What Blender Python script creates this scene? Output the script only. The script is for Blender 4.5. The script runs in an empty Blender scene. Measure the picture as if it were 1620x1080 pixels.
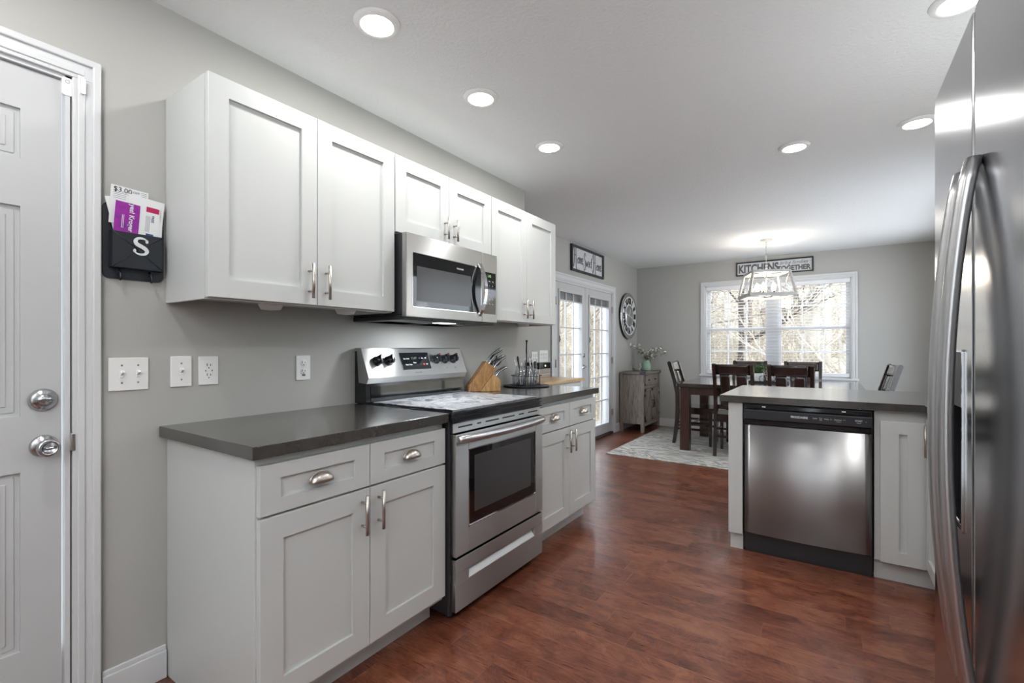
import bpy, bmesh, math, random
from mathutils import Matrix, Vector
R = math.radians
PI = math.pi
SC = bpy.context.scene
COL = SC.collection

# ------------------------------------------------------------------ camera
F_PX, YAW, CAM_H, CAM_X, HOR = 748.53, 0.5925, 1.1984, 2.0157, 549.45
cd = bpy.data.cameras.new('camera')
cd.sensor_fit = 'HORIZONTAL'; cd.sensor_width = 36.0
cd.lens = F_PX / 1620.0 * 36.0
cd.shift_y = (HOR - 540.0) / 1620.0
cd.clip_start = 0.02; cd.clip_end = 300
cam = bpy.data.objects.new('camera', cd); COL.objects.link(cam)
cam.location = (CAM_X, 0, CAM_H)
cam.rotation_euler = (PI / 2, 0, YAW)
SC.camera = cam

# ------------------------------------------------------------------ world, sun, exposure
SC.view_settings.view_transform = 'Standard'
SC.view_settings.look = 'None'
SC.view_settings.gamma = 1.0
SC.view_settings.use_curve_mapping = False
SC.view_settings.exposure = 0.42
SC.cycles.use_denoising = True
SC.cycles.max_bounces = 10
SC.cycles.diffuse_bounces = 4
SC.cycles.glossy_bounces = 5
SC.cycles.transparent_max_bounces = 24
SC.cycles.sample_clamp_indirect = 6.0
SC.cycles.caustics_reflective = False
SC.cycles.caustics_refractive = False
W = bpy.data.worlds.new('sky'); SC.world = W; W.use_nodes = True
bg = W.node_tree.nodes['Background']
bg.inputs['Color'].default_value = (0.86, 0.93, 1.0, 1)
bg.inputs['Strength'].default_value = 3.5
sd = bpy.data.lights.new('sun', 'SUN'); sd.energy = 5.0; sd.angle = R(2); sd.color = (1, .97, .92)
sun = bpy.data.objects.new('sun', sd); COL.objects.link(sun)
sun.rotation_euler = (R(-44), 0, R(-12))

CAN_POWER = 4.7          # watts of each recessed downlight
CAN_EMIT = 14.0
FILL_UPLIGHT = 85.0  # watts of the floor lamp added out of view as fill
FILL_COUNTER_LAMP = 8.0  # watts of the added lamp hidden beyond the refrigerator
CEIL = 2.44

# ------------------------------------------------------------------ materials
MATS = {}
def node(nt, t, x=0, y=0, **kw):
    n = nt.nodes.new(t); n.location = (x, y)
    for k, v in kw.items(): setattr(n, k, v)
    return n
def mat(name, col=(.8, .8, .8), rough=.5, metal=0.0, spec=.5, coat=0.0, emit=None, estr=0.0,
        bump=None, aniso=0.0, alpha=None, sheen=0.0, coatr=.1):
    m = bpy.data.materials.new(name); m.use_nodes = True
    nt = m.node_tree; b = nt.nodes['Principled BSDF']
    b.inputs['Base Color'].default_value = (*col, 1)
    b.inputs['Roughness'].default_value = rough
    b.inputs['Metallic'].default_value = metal
    b.inputs['Specular IOR Level'].default_value = spec
    b.inputs['Coat Weight'].default_value = coat
    b.inputs['Coat Roughness'].default_value = coatr
    if sheen: b.inputs['Sheen Weight'].default_value = sheen
    if emit: 
        b.inputs['Emission Color'].default_value = (*emit, 1); b.inputs['Emission Strength'].default_value = estr
    if aniso:
        b.inputs['Anisotropic'].default_value = aniso
        gm = node(nt, 'ShaderNodeNewGeometry'); cv = node(nt, 'ShaderNodeVectorMath', operation='CROSS_PRODUCT')
        cv.inputs[1].default_value = (0, 0, 1); nt.links.new(gm.outputs['Normal'], cv.inputs[0])
        c2 = node(nt, 'ShaderNodeVectorMath', operation='CROSS_PRODUCT')
        nt.links.new(cv.outputs[0], c2.inputs[0]); nt.links.new(gm.outputs['Normal'], c2.inputs[1])
        nt.links.new(c2.outputs[0], b.inputs['Tangent'])
    if bump:
        sc, st, det = bump
        tc = node(nt, 'ShaderNodeTexCoord'); nz = node(nt, 'ShaderNodeTexNoise')
        nz.inputs['Scale'].default_value = sc; nz.inputs['Detail'].default_value = det
        bp = node(nt, 'ShaderNodeBump'); bp.inputs['Strength'].default_value = st; bp.inputs['Distance'].default_value = .004
        nt.links.new(tc.outputs['Object'], nz.inputs['Vector'])
        nt.links.new(nz.outputs['Fac'], bp.inputs['Height']); nt.links.new(bp.outputs[0], b.inputs['Normal'])
    MATS[name] = m
    return m
def ramp(nt, stops):
    r = node(nt, 'ShaderNodeValToRGB'); e = r.color_ramp.elements
    while len(e) > 1: e.remove(e[-1])
    e[0].position = stops[0][0]; e[0].color = (*stops[0][1], 1)
    for p, c in stops[1:]:
        x = e.new(p); x.color = (*c, 1)
    return r
def noisy(m, scale, stops, stretch=(1, 1, 1), detail=6, dist=0.0, rough=.6, rot=(0, 0, 0)):
    nt = m.node_tree; b = nt.nodes['Principled BSDF']
    tc = node(nt, 'ShaderNodeTexCoord'); mp = node(nt, 'ShaderNodeMapping')
    mp.inputs['Scale'].default_value = stretch; mp.inputs['Rotation'].default_value = rot
    nz = node(nt, 'ShaderNodeTexNoise'); nz.inputs['Scale'].default_value = scale
    nz.inputs['Detail'].default_value = detail; nz.inputs['Distortion'].default_value = dist
    nz.inputs['Roughness'].default_value = rough
    rp = ramp(nt, stops)
    nt.links.new(tc.outputs['Object'], mp.inputs[0]); nt.links.new(mp.outputs[0], nz.inputs['Vector'])
    nt.links.new(nz.outputs['Fac'], rp.inputs[0]); nt.links.new(rp.outputs[0], b.inputs['Base Color'])
    return m

mat('wall_paint', (.44, .437, .418), .62, bump=(160, .12, 3))
mat('ceiling_paint', (.80, .81, .82), .8, bump=(70, 1.0, 4))
mat('trim_white', (.66, .67, .685), .32)
mat('door_white', (.55, .56, .57), .36)
mat('cabinet_white', (.58, .60, .595), .38)
mat('cabinet_inside', (.55, .5, .42), .6)
mat('plate_white', (.85, .85, .85), .3)
mat('slot_dark', (.03, .03, .03), .6)
mat('steel', (.50, .50, .49), .37, 1.0, aniso=1.0)
mat('fridge_steel', (.50, .51, .53), .16, 1.0, aniso=.35)
mat('steel_dw', (.36, .36, .365), .33, 1.0, aniso=1.0)
mat('steel_dark', (.30, .30, .31), .26, 1.0, aniso=.7)
mat('handle_steel', (.52, .52, .53), .3, 1.0)
mat('nickel', (.55, .51, .46), .3, 1.0)
mat('satin_nickel', (.50, .51, .53), .25, 1.0)
mat('chrome', (.75, .75, .76), .08, 1.0)
mat('black_gloss', (.008, .009, .012), .08, spec=.6)
mat('black_glass', (.006, .007, .008), .04, spec=.7)
mat('black_plastic', (.02, .021, .025), .38)
mat('black_metal', (.015, .016, .02), .42)
mat('mw_window', (.055, .055, .058), .22, spec=.6)
mat('dark_interior', (.02, .02, .02), .7)
mat('mail_black', (.012, .016, .024), .42)
mat('print_black', (.015, .015, .015), .6)
mat('print_grey', (.22, .22, .23), .6)
mat('print_white', (.75, .76, .78), .5)
mat('print_navy', (.05, .09, .25), .6)
mat('print_red', (.5, .04, .03), .5)
mat('sign_grey', (.10, .10, .11), .6)
mat('paper', (.78, .79, .80), .7)
mat('card_magenta', (.30, .012, .33), .45)
noisy(MATS['card_magenta'], 45, [(.35, (.16, .02, .26)), (.65, (.40, .01, .36))])
mat('card_pink', (.48, .01, .10), .45)
mat('display_green', (.02, .05, .01), .4, emit=(.35, .8, .2), estr=.6)
mat('display_dim', (.05, .06, .04), .4, emit=(.5, .6, .35), estr=.18)
mat('lamp_white', (1, 1, 1), .5, emit=(1.0, .96, .90), estr=CAN_EMIT)
mat('bulb_glow', (1, 1, 1), .5, emit=(1.0, .78, .48), estr=14)
mat('hood_glow', (1, 1, 1), .5, emit=(.9, .95, 1), estr=4)
mat('small_glow', (1, 1, 1), .5, emit=(1.0, .8, .5), estr=6)
mat('sign_board', (.62, .63, .65), .6)
noisy(MATS['sign_board'], 9, [(.35, (.50, .51, .54)), (.6, (.68, .69, .71))], (1, 1, 14))
mat('green_vase', (.30, .46, .34), .35)
mat('leaf', (.06, .12, .04), .6)
mat('leaf_pale', (.16, .2, .09), .6)
mat('petal', (.82, .83, .80), .6)
mat('stem_brown', (.12, .08, .04), .7)
mat('pink_glass_fill', (.6, .35, .32), .4)
mat('galvanised', (.55, .55, .54), .35, 1.0)
mat('rubber', (.01, .01, .01), .6)
mat('chand_grey', (.50, .49, .47), .55)
noisy(MATS['chand_grey'], 20, [(.3, (.36, .35, .33)), (.7, (.58, .57, .55))], (1, 1, 5))
mat('oak', (.5, .3, .12), .42)
noisy(MATS['oak'], 9, [(.3, (.30, .15, .05)), (.5, (.46, .27, .11)), (.72, (.60, .39, .19))], (1, 6, 1), dist=.8)
mat('acacia', (.4, .2, .08), .42)
noisy(MATS['acacia'], 14, [(.3, (.20, .085, .028)), (.5, (.36, .19, .075)), (.7, (.50, .29, .13))], (8, 8, 1), dist=1.2, rot=(R(38), 0, 0))
mat('butcher', (.6, .4, .2), .4)
noisy(MATS['butcher'], 12, [(.3, (.50, .31, .14)), (.7, (.68, .48, .26))], (3, 1, 1))
mat('espresso', (.022, .012, .010), .22, coat=.5)
noisy(MATS['espresso'], 7, [(.3, (.010, .006, .006)), (.7, (.026, .013, .010))], (1, 1, .15), dist=.6)
mat('espresso_red', (.05, .018, .01), .3, coat=.3)
noisy(MATS['espresso_red'], 9, [(.3, (.024, .010, .007)), (.7, (.065, .025, .015))], (5, 5, .6), dist=.8)
mat('table_top', (.035, .025, .022), .16, coat=.6)
noisy(MATS['table_top'], 5, [(.3, (.022, .016, .015)), (.7, (.06, .042, .036))], (1, 5, 1), dist=.6)
mat('hutch_wood', (.2, .17, .15), .6)
noisy(MATS['hutch_wood'], 7, [(.25, (.09, .068, .056)), (.45, (.21, .175, .148)), (.75, (.37, .325, .285))], (5, 5, .7), dist=1.5)
mat('hutch_top', (.2, .17, .15), .5)
noisy(MATS['hutch_top'], 7, [(.25, (.10, .085, .07)), (.7, (.25, .225, .20))], (6, .8, 1), dist=1.5)
mat('counter', (.05, .046, .043), .24, spec=.8, coat=.55, coatr=.16)
noisy(MATS['counter'], 14, [(.3, (.030, .027, .024)), (.55, (.044, .040, .036)), (.75, (.062, .056, .051))], detail=9)
mat('siding', (.82, .83, .86), .6)
mat('deck', (.22, .2, .18), .7)
mat('grill', (.03, .03, .035), .4)
mat('bark', (.2, .16, .12), .9)
noisy(MATS['bark'], 4, [(.3, (.14, .11, .085)), (.7, (.36, .31, .25))], (2, 2, .5))
mat('bark_pale', (.5, .46, .4), .9)
noisy(MATS['bark_pale'], 3, [(.3, (.34, .29, .23)), (.7, (.68, .64, .58))], (2, 2, .6))
mat('twig', (.34, .29, .225), .9)
mat('bark_dark', (.06, .045, .035), .9)
mat('evergreen', (.12, .18, .06), .8)
mat('litter', (.4, .32, .2), .95)
noisy(MATS['litter'], 1.6, [(.25, (.20, .165, .115)), (.5, (.34, .295, .22)), (.75, (.50, .46, .37))], detail=12, rough=.75)
mat('blind_white', (.84, .85, .88), .45)
MATS['blind_white'].node_tree.nodes['Principled BSDF'].inputs['Subsurface Weight'].default_value = 0.0

def glassmat(name, tint=(1, 1, 1), rough=.0, f0=.04, boost=0.0):
    # thin glass: clear, with a mirror reflection that grows towards grazing angles (Schlick)
    m = bpy.data.materials.new(name); m.use_nodes = True; nt = m.node_tree; nt.nodes.clear(); L = nt.links.new
    o = node(nt, 'ShaderNodeOutputMaterial'); mx = node(nt, 'ShaderNodeMixShader')
    t = node(nt, 'ShaderNodeBsdfTransparent'); t.inputs[0].default_value = (*tint, 1)
    g = node(nt, 'ShaderNodeBsdfGlossy'); g.inputs['Roughness'].default_value = rough
    ge = node(nt, 'ShaderNodeNewGeometry'); dt = node(nt, 'ShaderNodeVectorMath', operation='DOT_PRODUCT')
    L(ge.outputs['Normal'], dt.inputs[0]); L(ge.outputs['Incoming'], dt.inputs[1])
    def mt(op, a, b=None):
        n = node(nt, 'ShaderNodeMath', operation=op)
        for k, v in enumerate((a, b)):
            if v is None: continue
            if isinstance(v, (int, float)): n.inputs[k].default_value = v
            else: L(v, n.inputs[k])
        return n.outputs[0]
    c = mt('ABSOLUTE', dt.outputs['Value']); p = mt('POWER', mt('SUBTRACT', 1.0, c), 5.0)
    L(mt('MINIMUM', mt('ADD', mt('MULTIPLY', p, 1 - f0), f0 + boost), 1.0), mx.inputs[0])
    L(t.outputs[0], mx.inputs[1]); L(g.outputs[0], mx.inputs[2]); L(mx.outputs[0], o.inputs[0]); MATS[name] = m
glassmat('pane_glass', (.97, .98, .99))
glassmat('bottle_glass', (.93, .94, .95), .03, .08, .10)

def mathn(nt, op, a, b=None, clamp=False):
    n = node(nt, 'ShaderNodeMath', operation=op); n.use_clamp = clamp
    for i, v in enumerate((a, b)):
        if v is None: continue
        if isinstance(v, (int, float)): n.inputs[i].default_value = v
        else: nt.links.new(v, n.inputs[i])
    return n.outputs[0]

def floor_mat():
    m = mat('floor_wood', rough=.26, coat=.25); nt = m.node_tree; b = nt.nodes['Principled BSDF']; L = nt.links.new
    tc = node(nt, 'ShaderNodeTexCoord'); sp = node(nt, 'ShaderNodeSeparateXYZ'); L(tc.outputs['Object'], sp.inputs[0])
    X, Y = sp.outputs[0], sp.outputs[1]
    pw = .125
    v = mathn(nt, 'DIVIDE', Y, pw); row = mathn(nt, 'FLOOR', v); fv = mathn(nt, 'FRACT', v)
    wn = node(nt, 'ShaderNodeTexWhiteNoise', noise_dimensions='1D'); L(row, wn.inputs['W'])
    off = mathn(nt, 'MULTIPLY', wn.outputs['Value'], 7.3)
    u = mathn(nt, 'ADD', mathn(nt, 'DIVIDE', X, .98), off); ci = mathn(nt, 'FLOOR', u); fu = mathn(nt, 'FRACT', u)
    cb = node(nt, 'ShaderNodeCombineXYZ'); L(row, cb.inputs[0]); L(ci, cb.inputs[1])
    w2 = node(nt, 'ShaderNodeTexWhiteNoise', noise_dimensions='2D'); L(cb.outputs[0], w2.inputs['Vector'])
    # grain coordinates offset per plank
    cg = node(nt, 'ShaderNodeCombineXYZ')
    L(mathn(nt, 'ADD', X, mathn(nt, 'MULTIPLY', w2.outputs['Value'], 31.0)), cg.inputs[0])
    L(mathn(nt, 'MULTIPLY', Y, 1.8), cg.inputs[1]); L(mathn(nt, 'MULTIPLY', w2.outputs['Value'], 17.0), cg.inputs[2])
    g1 = node(nt, 'ShaderNodeTexNoise'); g1.inputs['Scale'].default_value = 6.0; g1.inputs['Detail'].default_value = 10; g1.inputs['Distortion'].default_value = 1.0; g1.inputs['Roughness'].default_value = .62
    L(cg.outputs[0], g1.inputs['Vector'])
    cg2 = node(nt, 'ShaderNodeCombineXYZ'); L(mathn(nt, 'MULTIPLY', X, 4.0), cg2.inputs[0]); L(mathn(nt, 'MULTIPLY', Y, 60.0), cg2.inputs[1])
    g2 = node(nt, 'ShaderNodeTexNoise'); g2.inputs['Scale'].default_value = 3; g2.inputs['Detail'].default_value = 5; g2.inputs['Distortion'].default_value = .8
    L(cg2.outputs[0], g2.inputs['Vector'])
    fac = mathn(nt, 'ADD', mathn(nt, 'ADD', mathn(nt, 'ADD', mathn(nt, 'MULTIPLY', g1.outputs['Fac'], .62), .108), mathn(nt, 'MULTIPLY', g2.outputs['Fac'], .28)),
                mathn(nt, 'MULTIPLY', mathn(nt, 'SUBTRACT', w2.outputs['Value'], .5), .11))
    g3 = node(nt, 'ShaderNodeTexNoise'); g3.inputs['Scale'].default_value = 1.5; g3.inputs['Detail'].default_value = 3; g3.inputs['Distortion'].default_value = 1.5
    L(cg.outputs[0], g3.inputs['Vector'])
    rings = mathn(nt, 'ABSOLUTE', mathn(nt, 'SUBTRACT', mathn(nt, 'FRACT', mathn(nt, 'MULTIPLY', g3.outputs['Fac'], 34.0)), .5))
    fac = mathn(nt, 'ADD', fac, mathn(nt, 'MULTIPLY', mathn(nt, 'SUBTRACT', rings, .25), .13))
    rp = ramp(nt, [(.36, (.036, .010, .006)), (.46, (.090, .024, .013)), (.57, (.160, .050, .027)), (.72, (.25, .098, .052))])
    L(fac, rp.inputs[0])
    # bevel seams
    e1 = mathn(nt, 'MINIMUM', fv, mathn(nt, 'SUBTRACT', 1.0, fv)); e1 = mathn(nt, 'MULTIPLY', e1, pw)
    e2 = mathn(nt, 'MINIMUM', fu, mathn(nt, 'SUBTRACT', 1.0, fu)); e2 = mathn(nt, 'MULTIPLY', e2, .98)
    e = mathn(nt, 'MINIMUM', e1, e2)
    seam = mathn(nt, 'SUBTRACT', 1.0, mathn(nt, 'DIVIDE', e, .0028), True)
    mx = node(nt, 'ShaderNodeMix', data_type='RGBA'); L(mathn(nt, 'MULTIPLY', seam, .55), mx.inputs[0]); L(rp.outputs[0], mx.inputs[6])
    mx.inputs[7].default_value = (.25, .09, .045, 1); L(mx.outputs[2], b.inputs['Base Color'])
    hg = mathn(nt, 'ADD', mathn(nt, 'MULTIPLY', g1.outputs['Fac'], .5), mathn(nt, 'MULTIPLY', mathn(nt, 'DIVIDE', e, .004, ), 0.0))
    ed = mathn(nt, 'DIVIDE', e, .004, True)
    hh = mathn(nt, 'ADD', hg, mathn(nt, 'MULTIPLY', ed, .35))
    bp = node(nt, 'ShaderNodeBump'); bp.inputs['Strength'].default_value = .35; bp.inputs['Distance'].default_value = .004
    L(hh, bp.inputs['Height']); L(bp.outputs[0], b.inputs['Normal'])
    L(mathn(nt, 'ADD', .22, mathn(nt, 'MULTIPLY', g2.outputs['Fac'], .16)), b.inputs['Roughness'])
floor_mat()

def rug_mat():
    m = mat('rug_pile', rough=.95); nt = m.node_tree; b = nt.nodes['Principled BSDF']; L = nt.links.new
    tc = node(nt, 'ShaderNodeTexCoord')
    mp = node(nt, 'ShaderNodeMapping'); mp.inputs['Rotation'].default_value = (0, 0, R(38)); mp.inputs['Scale'].default_value = (1.0, 3.2, 1)
    L(tc.outputs['Object'], mp.inputs[0])
    nz = node(nt, 'ShaderNodeTexNoise'); nz.inputs['Scale'].default_value = 1.0; nz.inputs['Detail'].default_value = 5; nz.inputs['Distortion'].default_value = 2.2
    L(mp.outputs[0], nz.inputs['Vector'])
    wv = mathn(nt, 'FRACT', mathn(nt, 'MULTIPLY', nz.outputs['Fac'], 8.0))
    rp = ramp(nt, [(0, (.20, .195, .185)), (.25, (.40, .375, .335)), (.5, (.56, .53, .48)), (.75, (.34, .325, .30)), (1, (.20, .195, .185))])
    L(wv, rp.inputs[0]); L(rp.outputs[0], b.inputs['Base Color'])
rug_mat()

def cover_mat():
    m = mat('cover_print', rough=.35); nt = m.node_tree; b = nt.nodes['Principled BSDF']; L = nt.links.new
    tc = node(nt, 'ShaderNodeTexCoord')
    nz = node(nt, 'ShaderNodeTexNoise'); nz.inputs['Scale'].default_value = 9; nz.inputs['Detail'].default_value = 5; nz.inputs['Distortion'].default_value = 2.0
    mp = node(nt, 'ShaderNodeMapping'); mp.inputs['Scale'].default_value = (1, 1.6, 1)
    L(tc.outputs['Object'], mp.inputs[0]); L(mp.outputs[0], nz.inputs['Vector'])
    rp = ramp(nt, [(.36, (.03, .03, .035)), (.41, (.12, .12, .13)), (.47, (.28, .29, .30)), (.56, (.36, .37, .38)), (.60, (.15, .16, .17)), (.66, (.44, .44, .45))])
    L(nz.outputs['Fac'], rp.inputs[0]); L(rp.outputs[0], b.inputs['Base Color'])
cover_mat()

# ------------------------------------------------------------------ helpers
ORG = {}                                  # world origin of each object that may own children
def FR(o, r, u, n):
    o, r, u, n = Vector(o), Vector(r), Vector(u), Vector(n)
    return Matrix(((r.x, u.x, n.x, o.x), (r.y, u.y, n.y, o.y), (r.z, u.z, n.z, o.z), (0, 0, 0, 1)))
def WX(x, y, z): return FR((x, y, z), (0, 1, 0), (0, 0, 1), (1, 0, 0))      # surface facing +x
def WY(x, y, z): return FR((x, y, z), (1, 0, 0), (0, 0, 1), (0, -1, 0))     # surface facing -y
def T(x, y, z): return Matrix.Translation((x, y, z))
def RZ(a): return Matrix.Rotation(a, 4, 'Z')
def RX(a): return Matrix.Rotation(a, 4, 'X')
def RY(a): return Matrix.Rotation(a, 4, 'Y')
ID = Matrix.Identity(4)

class MB:
    def __init__(s, M=ID): s.bm = bmesh.new(); s.M = M
    def _fin(s, vs, fs=None, smooth=False, M=None):
        Mx = s.M @ M if M is not None else s.M
        for v in vs: v.co = Mx @ v.co
        if smooth and fs:
            for f in fs: f.smooth = True
    def box(s, a, b, bev=0.0, M=None, seg=2):
        x0, y0, z0 = a; x1, y1, z1 = b
        t = bmesh.new()
        vs = [t.verts.new(p) for p in ((x0, y0, z0), (x1, y0, z0), (x1, y1, z0), (x0, y1, z0), (x0, y0, z1), (x1, y0, z1), (x1, y1, z1), (x0, y1, z1))]
        for f in ((0, 3, 2, 1), (4, 5, 6, 7), (0, 1, 5, 4), (1, 2, 6, 5), (2, 3, 7, 6), (3, 0, 4, 7)): t.faces.new([vs[i] for i in f])
        if bev: bmesh.ops.bevel(t, geom=t.edges[:], offset=bev, segments=seg, profile=.5, affect='EDGES')
        s._merge(t, M); return s
    def _merge(s, t, M=None, smooth=None):
        Mx = s.M @ M if M is not None else s.M
        mp = {}
        for v in t.verts: mp[v] = s.bm.verts.new(Mx @ v.co)
        for f in t.faces:
            try: nf = s.bm.faces.new([mp[v] for v in f.verts])
            except ValueError: continue
            nf.smooth = f.smooth if smooth is None else smooth
        t.free()
    def tube(s, pts, r, n=8, closed=False, M=None, cap=True, flat=1.0):
        pts = [Vector(p) for p in pts]; k = len(pts)
        rs = r if isinstance(r, (list, tuple)) else [r] * k
        t = bmesh.new(); rings = []
        prev = None
        for i, p in enumerate(pts):
            if closed: d = pts[(i + 1) % k] - pts[i - 1]
            else: d = pts[min(i + 1, k - 1)] - pts[max(i - 1, 0)]
            d.normalize()
            if prev is None:
                ref = Vector((0, 0, 1)) if abs(d.z) < .9 else Vector((1, 0, 0))
                a = d.cross(ref).normalized()
            else:
                a = (prev - d * prev.dot(d)).normalized()
            prev = a; c = d.cross(a)
            rings.append([t.verts.new(p + (a * math.cos(2 * PI * j / n) + c * math.sin(2 * PI * j / n) * flat) * rs[i]) for j in range(n)])
        for i in range(k if closed else k - 1):
            A, B = rings[i], rings[(i + 1) % k]
            for j in range(n):
                f = t.faces.new((A[j], A[(j + 1) % n], B[(j + 1) % n], B[j])); f.smooth = True
        if cap and not closed:
            t.faces.new(rings[0][::-1]); t.faces.new(rings[-1])
        s._merge(t, M); return s
    def bar(s, p, q, w, h, M=None, up=(0, 0, 1), bev=0.0):     # rectangular bar from p to q
        p, q = Vector(p), Vector(q); d = (q - p); L = d.length; d.normalize()
        u = Vector(up)
        if abs(d.dot(u)) > .98: u = Vector((1, 0, 0))
        r = d.cross(u).normalized(); u = r.cross(d)
        F = FR(p, r, u, (-d.x, -d.y, -d.z)) if False else Matrix(((r.x, u.x, d.x, p.x), (r.y, u.y, d.y, p.y), (r.z, u.z, d.z, p.z), (0, 0, 0, 1)))
        return s.box((-w / 2, -h / 2, 0), (w / 2, h / 2, L), bev, (M @ F) if M is not None else F)
    def lathe(s, prof, n=24, M=None, smooth=True, cap=True):
        t = bmesh.new(); rings = []
        for r, z in prof:
            rings.append([t.verts.new((r * math.cos(2 * PI * j / n), r * math.sin(2 * PI * j / n), z)) for j in range(n)])
        for A, B in zip(rings, rings[1:]):
            for j in range(n):
                f = t.faces.new((A[j], A[(j + 1) % n], B[(j + 1) % n], B[j])); f.smooth = smooth
        if cap:
            if prof[0][0] > 1e-5: t.faces.new(rings[0][::-1])
            if prof[-1][0] > 1e-5: t.faces.new(rings[-1])
        bmesh.ops.remove_doubles(t, verts=t.verts[:], dist=1e-6)
        s._merge(t, M); return s
    def prism(s, poly, h0, h1, M=None, bev=0.0, smooth=False):  # poly in local xy, extruded along local z
        t = bmesh.new()
        A = [t.verts.new((x, y, h0)) for x, y in poly]; B = [t.verts.new((x, y, h1)) for x, y in poly]
        t.faces.new(A[::-1]); t.faces.new(B); n = len(poly)
        for j in range(n):
            f = t.faces.new((A[j], A[(j + 1) % n], B[(j + 1) % n], B[j])); f.smooth = smooth
        if bev: bmesh.ops.bevel(t, geom=t.edges[:], offset=bev, segments=1, profile=.5, affect='EDGES')
        s._merge(t, M); return s
    def strip(s, L1, L2, M=None, smooth=True, thick=None):
        t = bmesh.new()
        A = [t.verts.new(p) for p in L1]; B = [t.verts.new(p) for p in L2]
        for i in range(len(A) - 1):
            f = t.faces.new((A[i], A[i + 1], B[i + 1], B[i])); f.smooth = smooth
        s._merge(t, M); return s
    def ball(s, c, r, M=None, u=12, v=8, sc=(1, 1, 1)):
        t = bmesh.new(); bmesh.ops.create_uvsphere(t, u_segments=u, v_segments=v, radius=r)
        for x in t.verts: x.co = Vector((x.co.x * sc[0], x.co.y * sc[1], x.co.z * sc[2])) + Vector(c)
        for f in t.faces: f.smooth = True
        s._merge(t, M); return s
    def build(s, name, m, parent=None, **tags):
        bmesh.ops.recalc_face_normals(s.bm, faces=s.bm.faces[:])
        me = bpy.data.meshes.new(name)
        if parent is not None: org = ORG[parent.name]
        else:
            xs = [v.co for v in s.bm.verts]
            org = Vector(((min(v.x for v in xs) + max(v.x for v in xs)) / 2, (min(v.y for v in xs) + max(v.y for v in xs)) / 2, min(v.z for v in xs)))
        for v in s.bm.verts: v.co -= org
        s.bm.to_mesh(me); s.bm.free()
        me.materials.append(MATS[m] if isinstance(m, str) else m)
        o = bpy.data.objects.new(name, me); COL.objects.link(o)
        if parent is not None: o.parent = parent; ORG[o.name] = org
        else: o.location = org; ORG[o.name] = org.copy()
        for k, v in tags.items(): o[k] = v
        return o

def thing(name, label, cat, loc, group=None):
    o = bpy.data.objects.new(name, None); COL.objects.link(o); o.location = loc
    o.empty_display_size = .05
    o['label'] = label; o['category'] = cat
    if group: o['group'] = group
    ORG[o.name] = Vector(loc); return o
def tag(o, label, cat, group=None, kind=None):
    o['label'] = label; o['category'] = cat
    if group: o['group'] = group
    if kind: o['kind'] = kind
    return o
def struct(o): o['kind'] = 'structure'; return o
def sthing(name, loc=(0, 0, 0)):
    o = bpy.data.objects.new(name, None); COL.objects.link(o); o.location = loc; o['kind'] = 'structure'
    ORG[o.name] = Vector(loc); return o
def kids(o): return [c for c in bpy.data.objects if c.parent == o]
def dup(root, loc, rz=0, label=None, group=None):
    r = root.copy(); COL.objects.link(r); r.location = loc; r.rotation_euler = (0, 0, rz); ORG[r.name] = Vector(loc)
    if label: r['label'] = label
    if group: r['group'] = group
    for ch in kids(root):
        c = ch.copy(); COL.objects.link(c); c.parent = r
        for g in kids(ch):
            d = g.copy(); COL.objects.link(d); d.parent = c
    return r
def text(txt, M, size, m, parent=None, name='lettering', ext=.0006, align='CENTER', sx=1.0, shear=0.0, off=0.0, space=1.0, **tags):
    cu = bpy.data.curves.new(name, 'FONT'); cu.body = txt; cu.size = size; cu.extrude = ext
    cu.align_x = align; cu.align_y = 'CENTER'; cu.shear = shear; cu.offset = off; cu.space_character = space; cu.resolution_u = 3
    to = bpy.data.objects.new('tmp', cu); COL.objects.link(to)
    dg = bpy.context.evaluated_depsgraph_get()
    me = bpy.data.meshes.new_from_object(to.evaluated_get(dg))
    bpy.data.objects.remove(to)
    b = MB(); t = bmesh.new(); t.from_mesh(me); bpy.data.meshes.remove(me)
    if not len(t.verts): return None
    b._merge(t, M @ Matrix.Diagonal((sx, 1, 1, 1)))
    return b.build(name, m, parent, **tags)
def multitext(items, m, parent, name):            # several small marks joined as one printed part
    b = MB()
    for txt, M, size, sx in items:
        cu = bpy.data.curves.new(name, 'FONT'); cu.body = txt; cu.size = size; cu.extrude = .0004
        cu.align_x = 'CENTER'; cu.align_y = 'CENTER'; cu.resolution_u = 2
        to = bpy.data.objects.new('tmp', cu); COL.objects.link(to)
        me = bpy.data.meshes.new_from_object(to.evaluated_get(bpy.context.evaluated_depsgraph_get()))
        bpy.data.objects.remove(to)
        t = bmesh.new(); t.from_mesh(me); bpy.data.meshes.remove(me)
        b._merge(t, M @ Matrix.Diagonal((sx, 1, 1, 1)))
    return b.build(name, m, parent)
def arc(cx, cy, r, a0, a1, n): return [(cx + r * math.cos(a0 + (a1 - a0) * i / n), cy + r * math.sin(a0 + (a1 - a0) * i / n)) for i in range(n + 1)]
def rrect(x0, y0, x1, y1, r, n=5):
    return arc(x1 - r, y1 - r, r, 0, PI / 2, n) + arc(x0 + r, y1 - r, r, PI / 2, PI, n) + arc(x0 + r, y0 + r, r, PI, 1.5 * PI, n) + arc(x1 - r, y0 + r, r, 1.5 * PI, 2 * PI, n)
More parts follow.
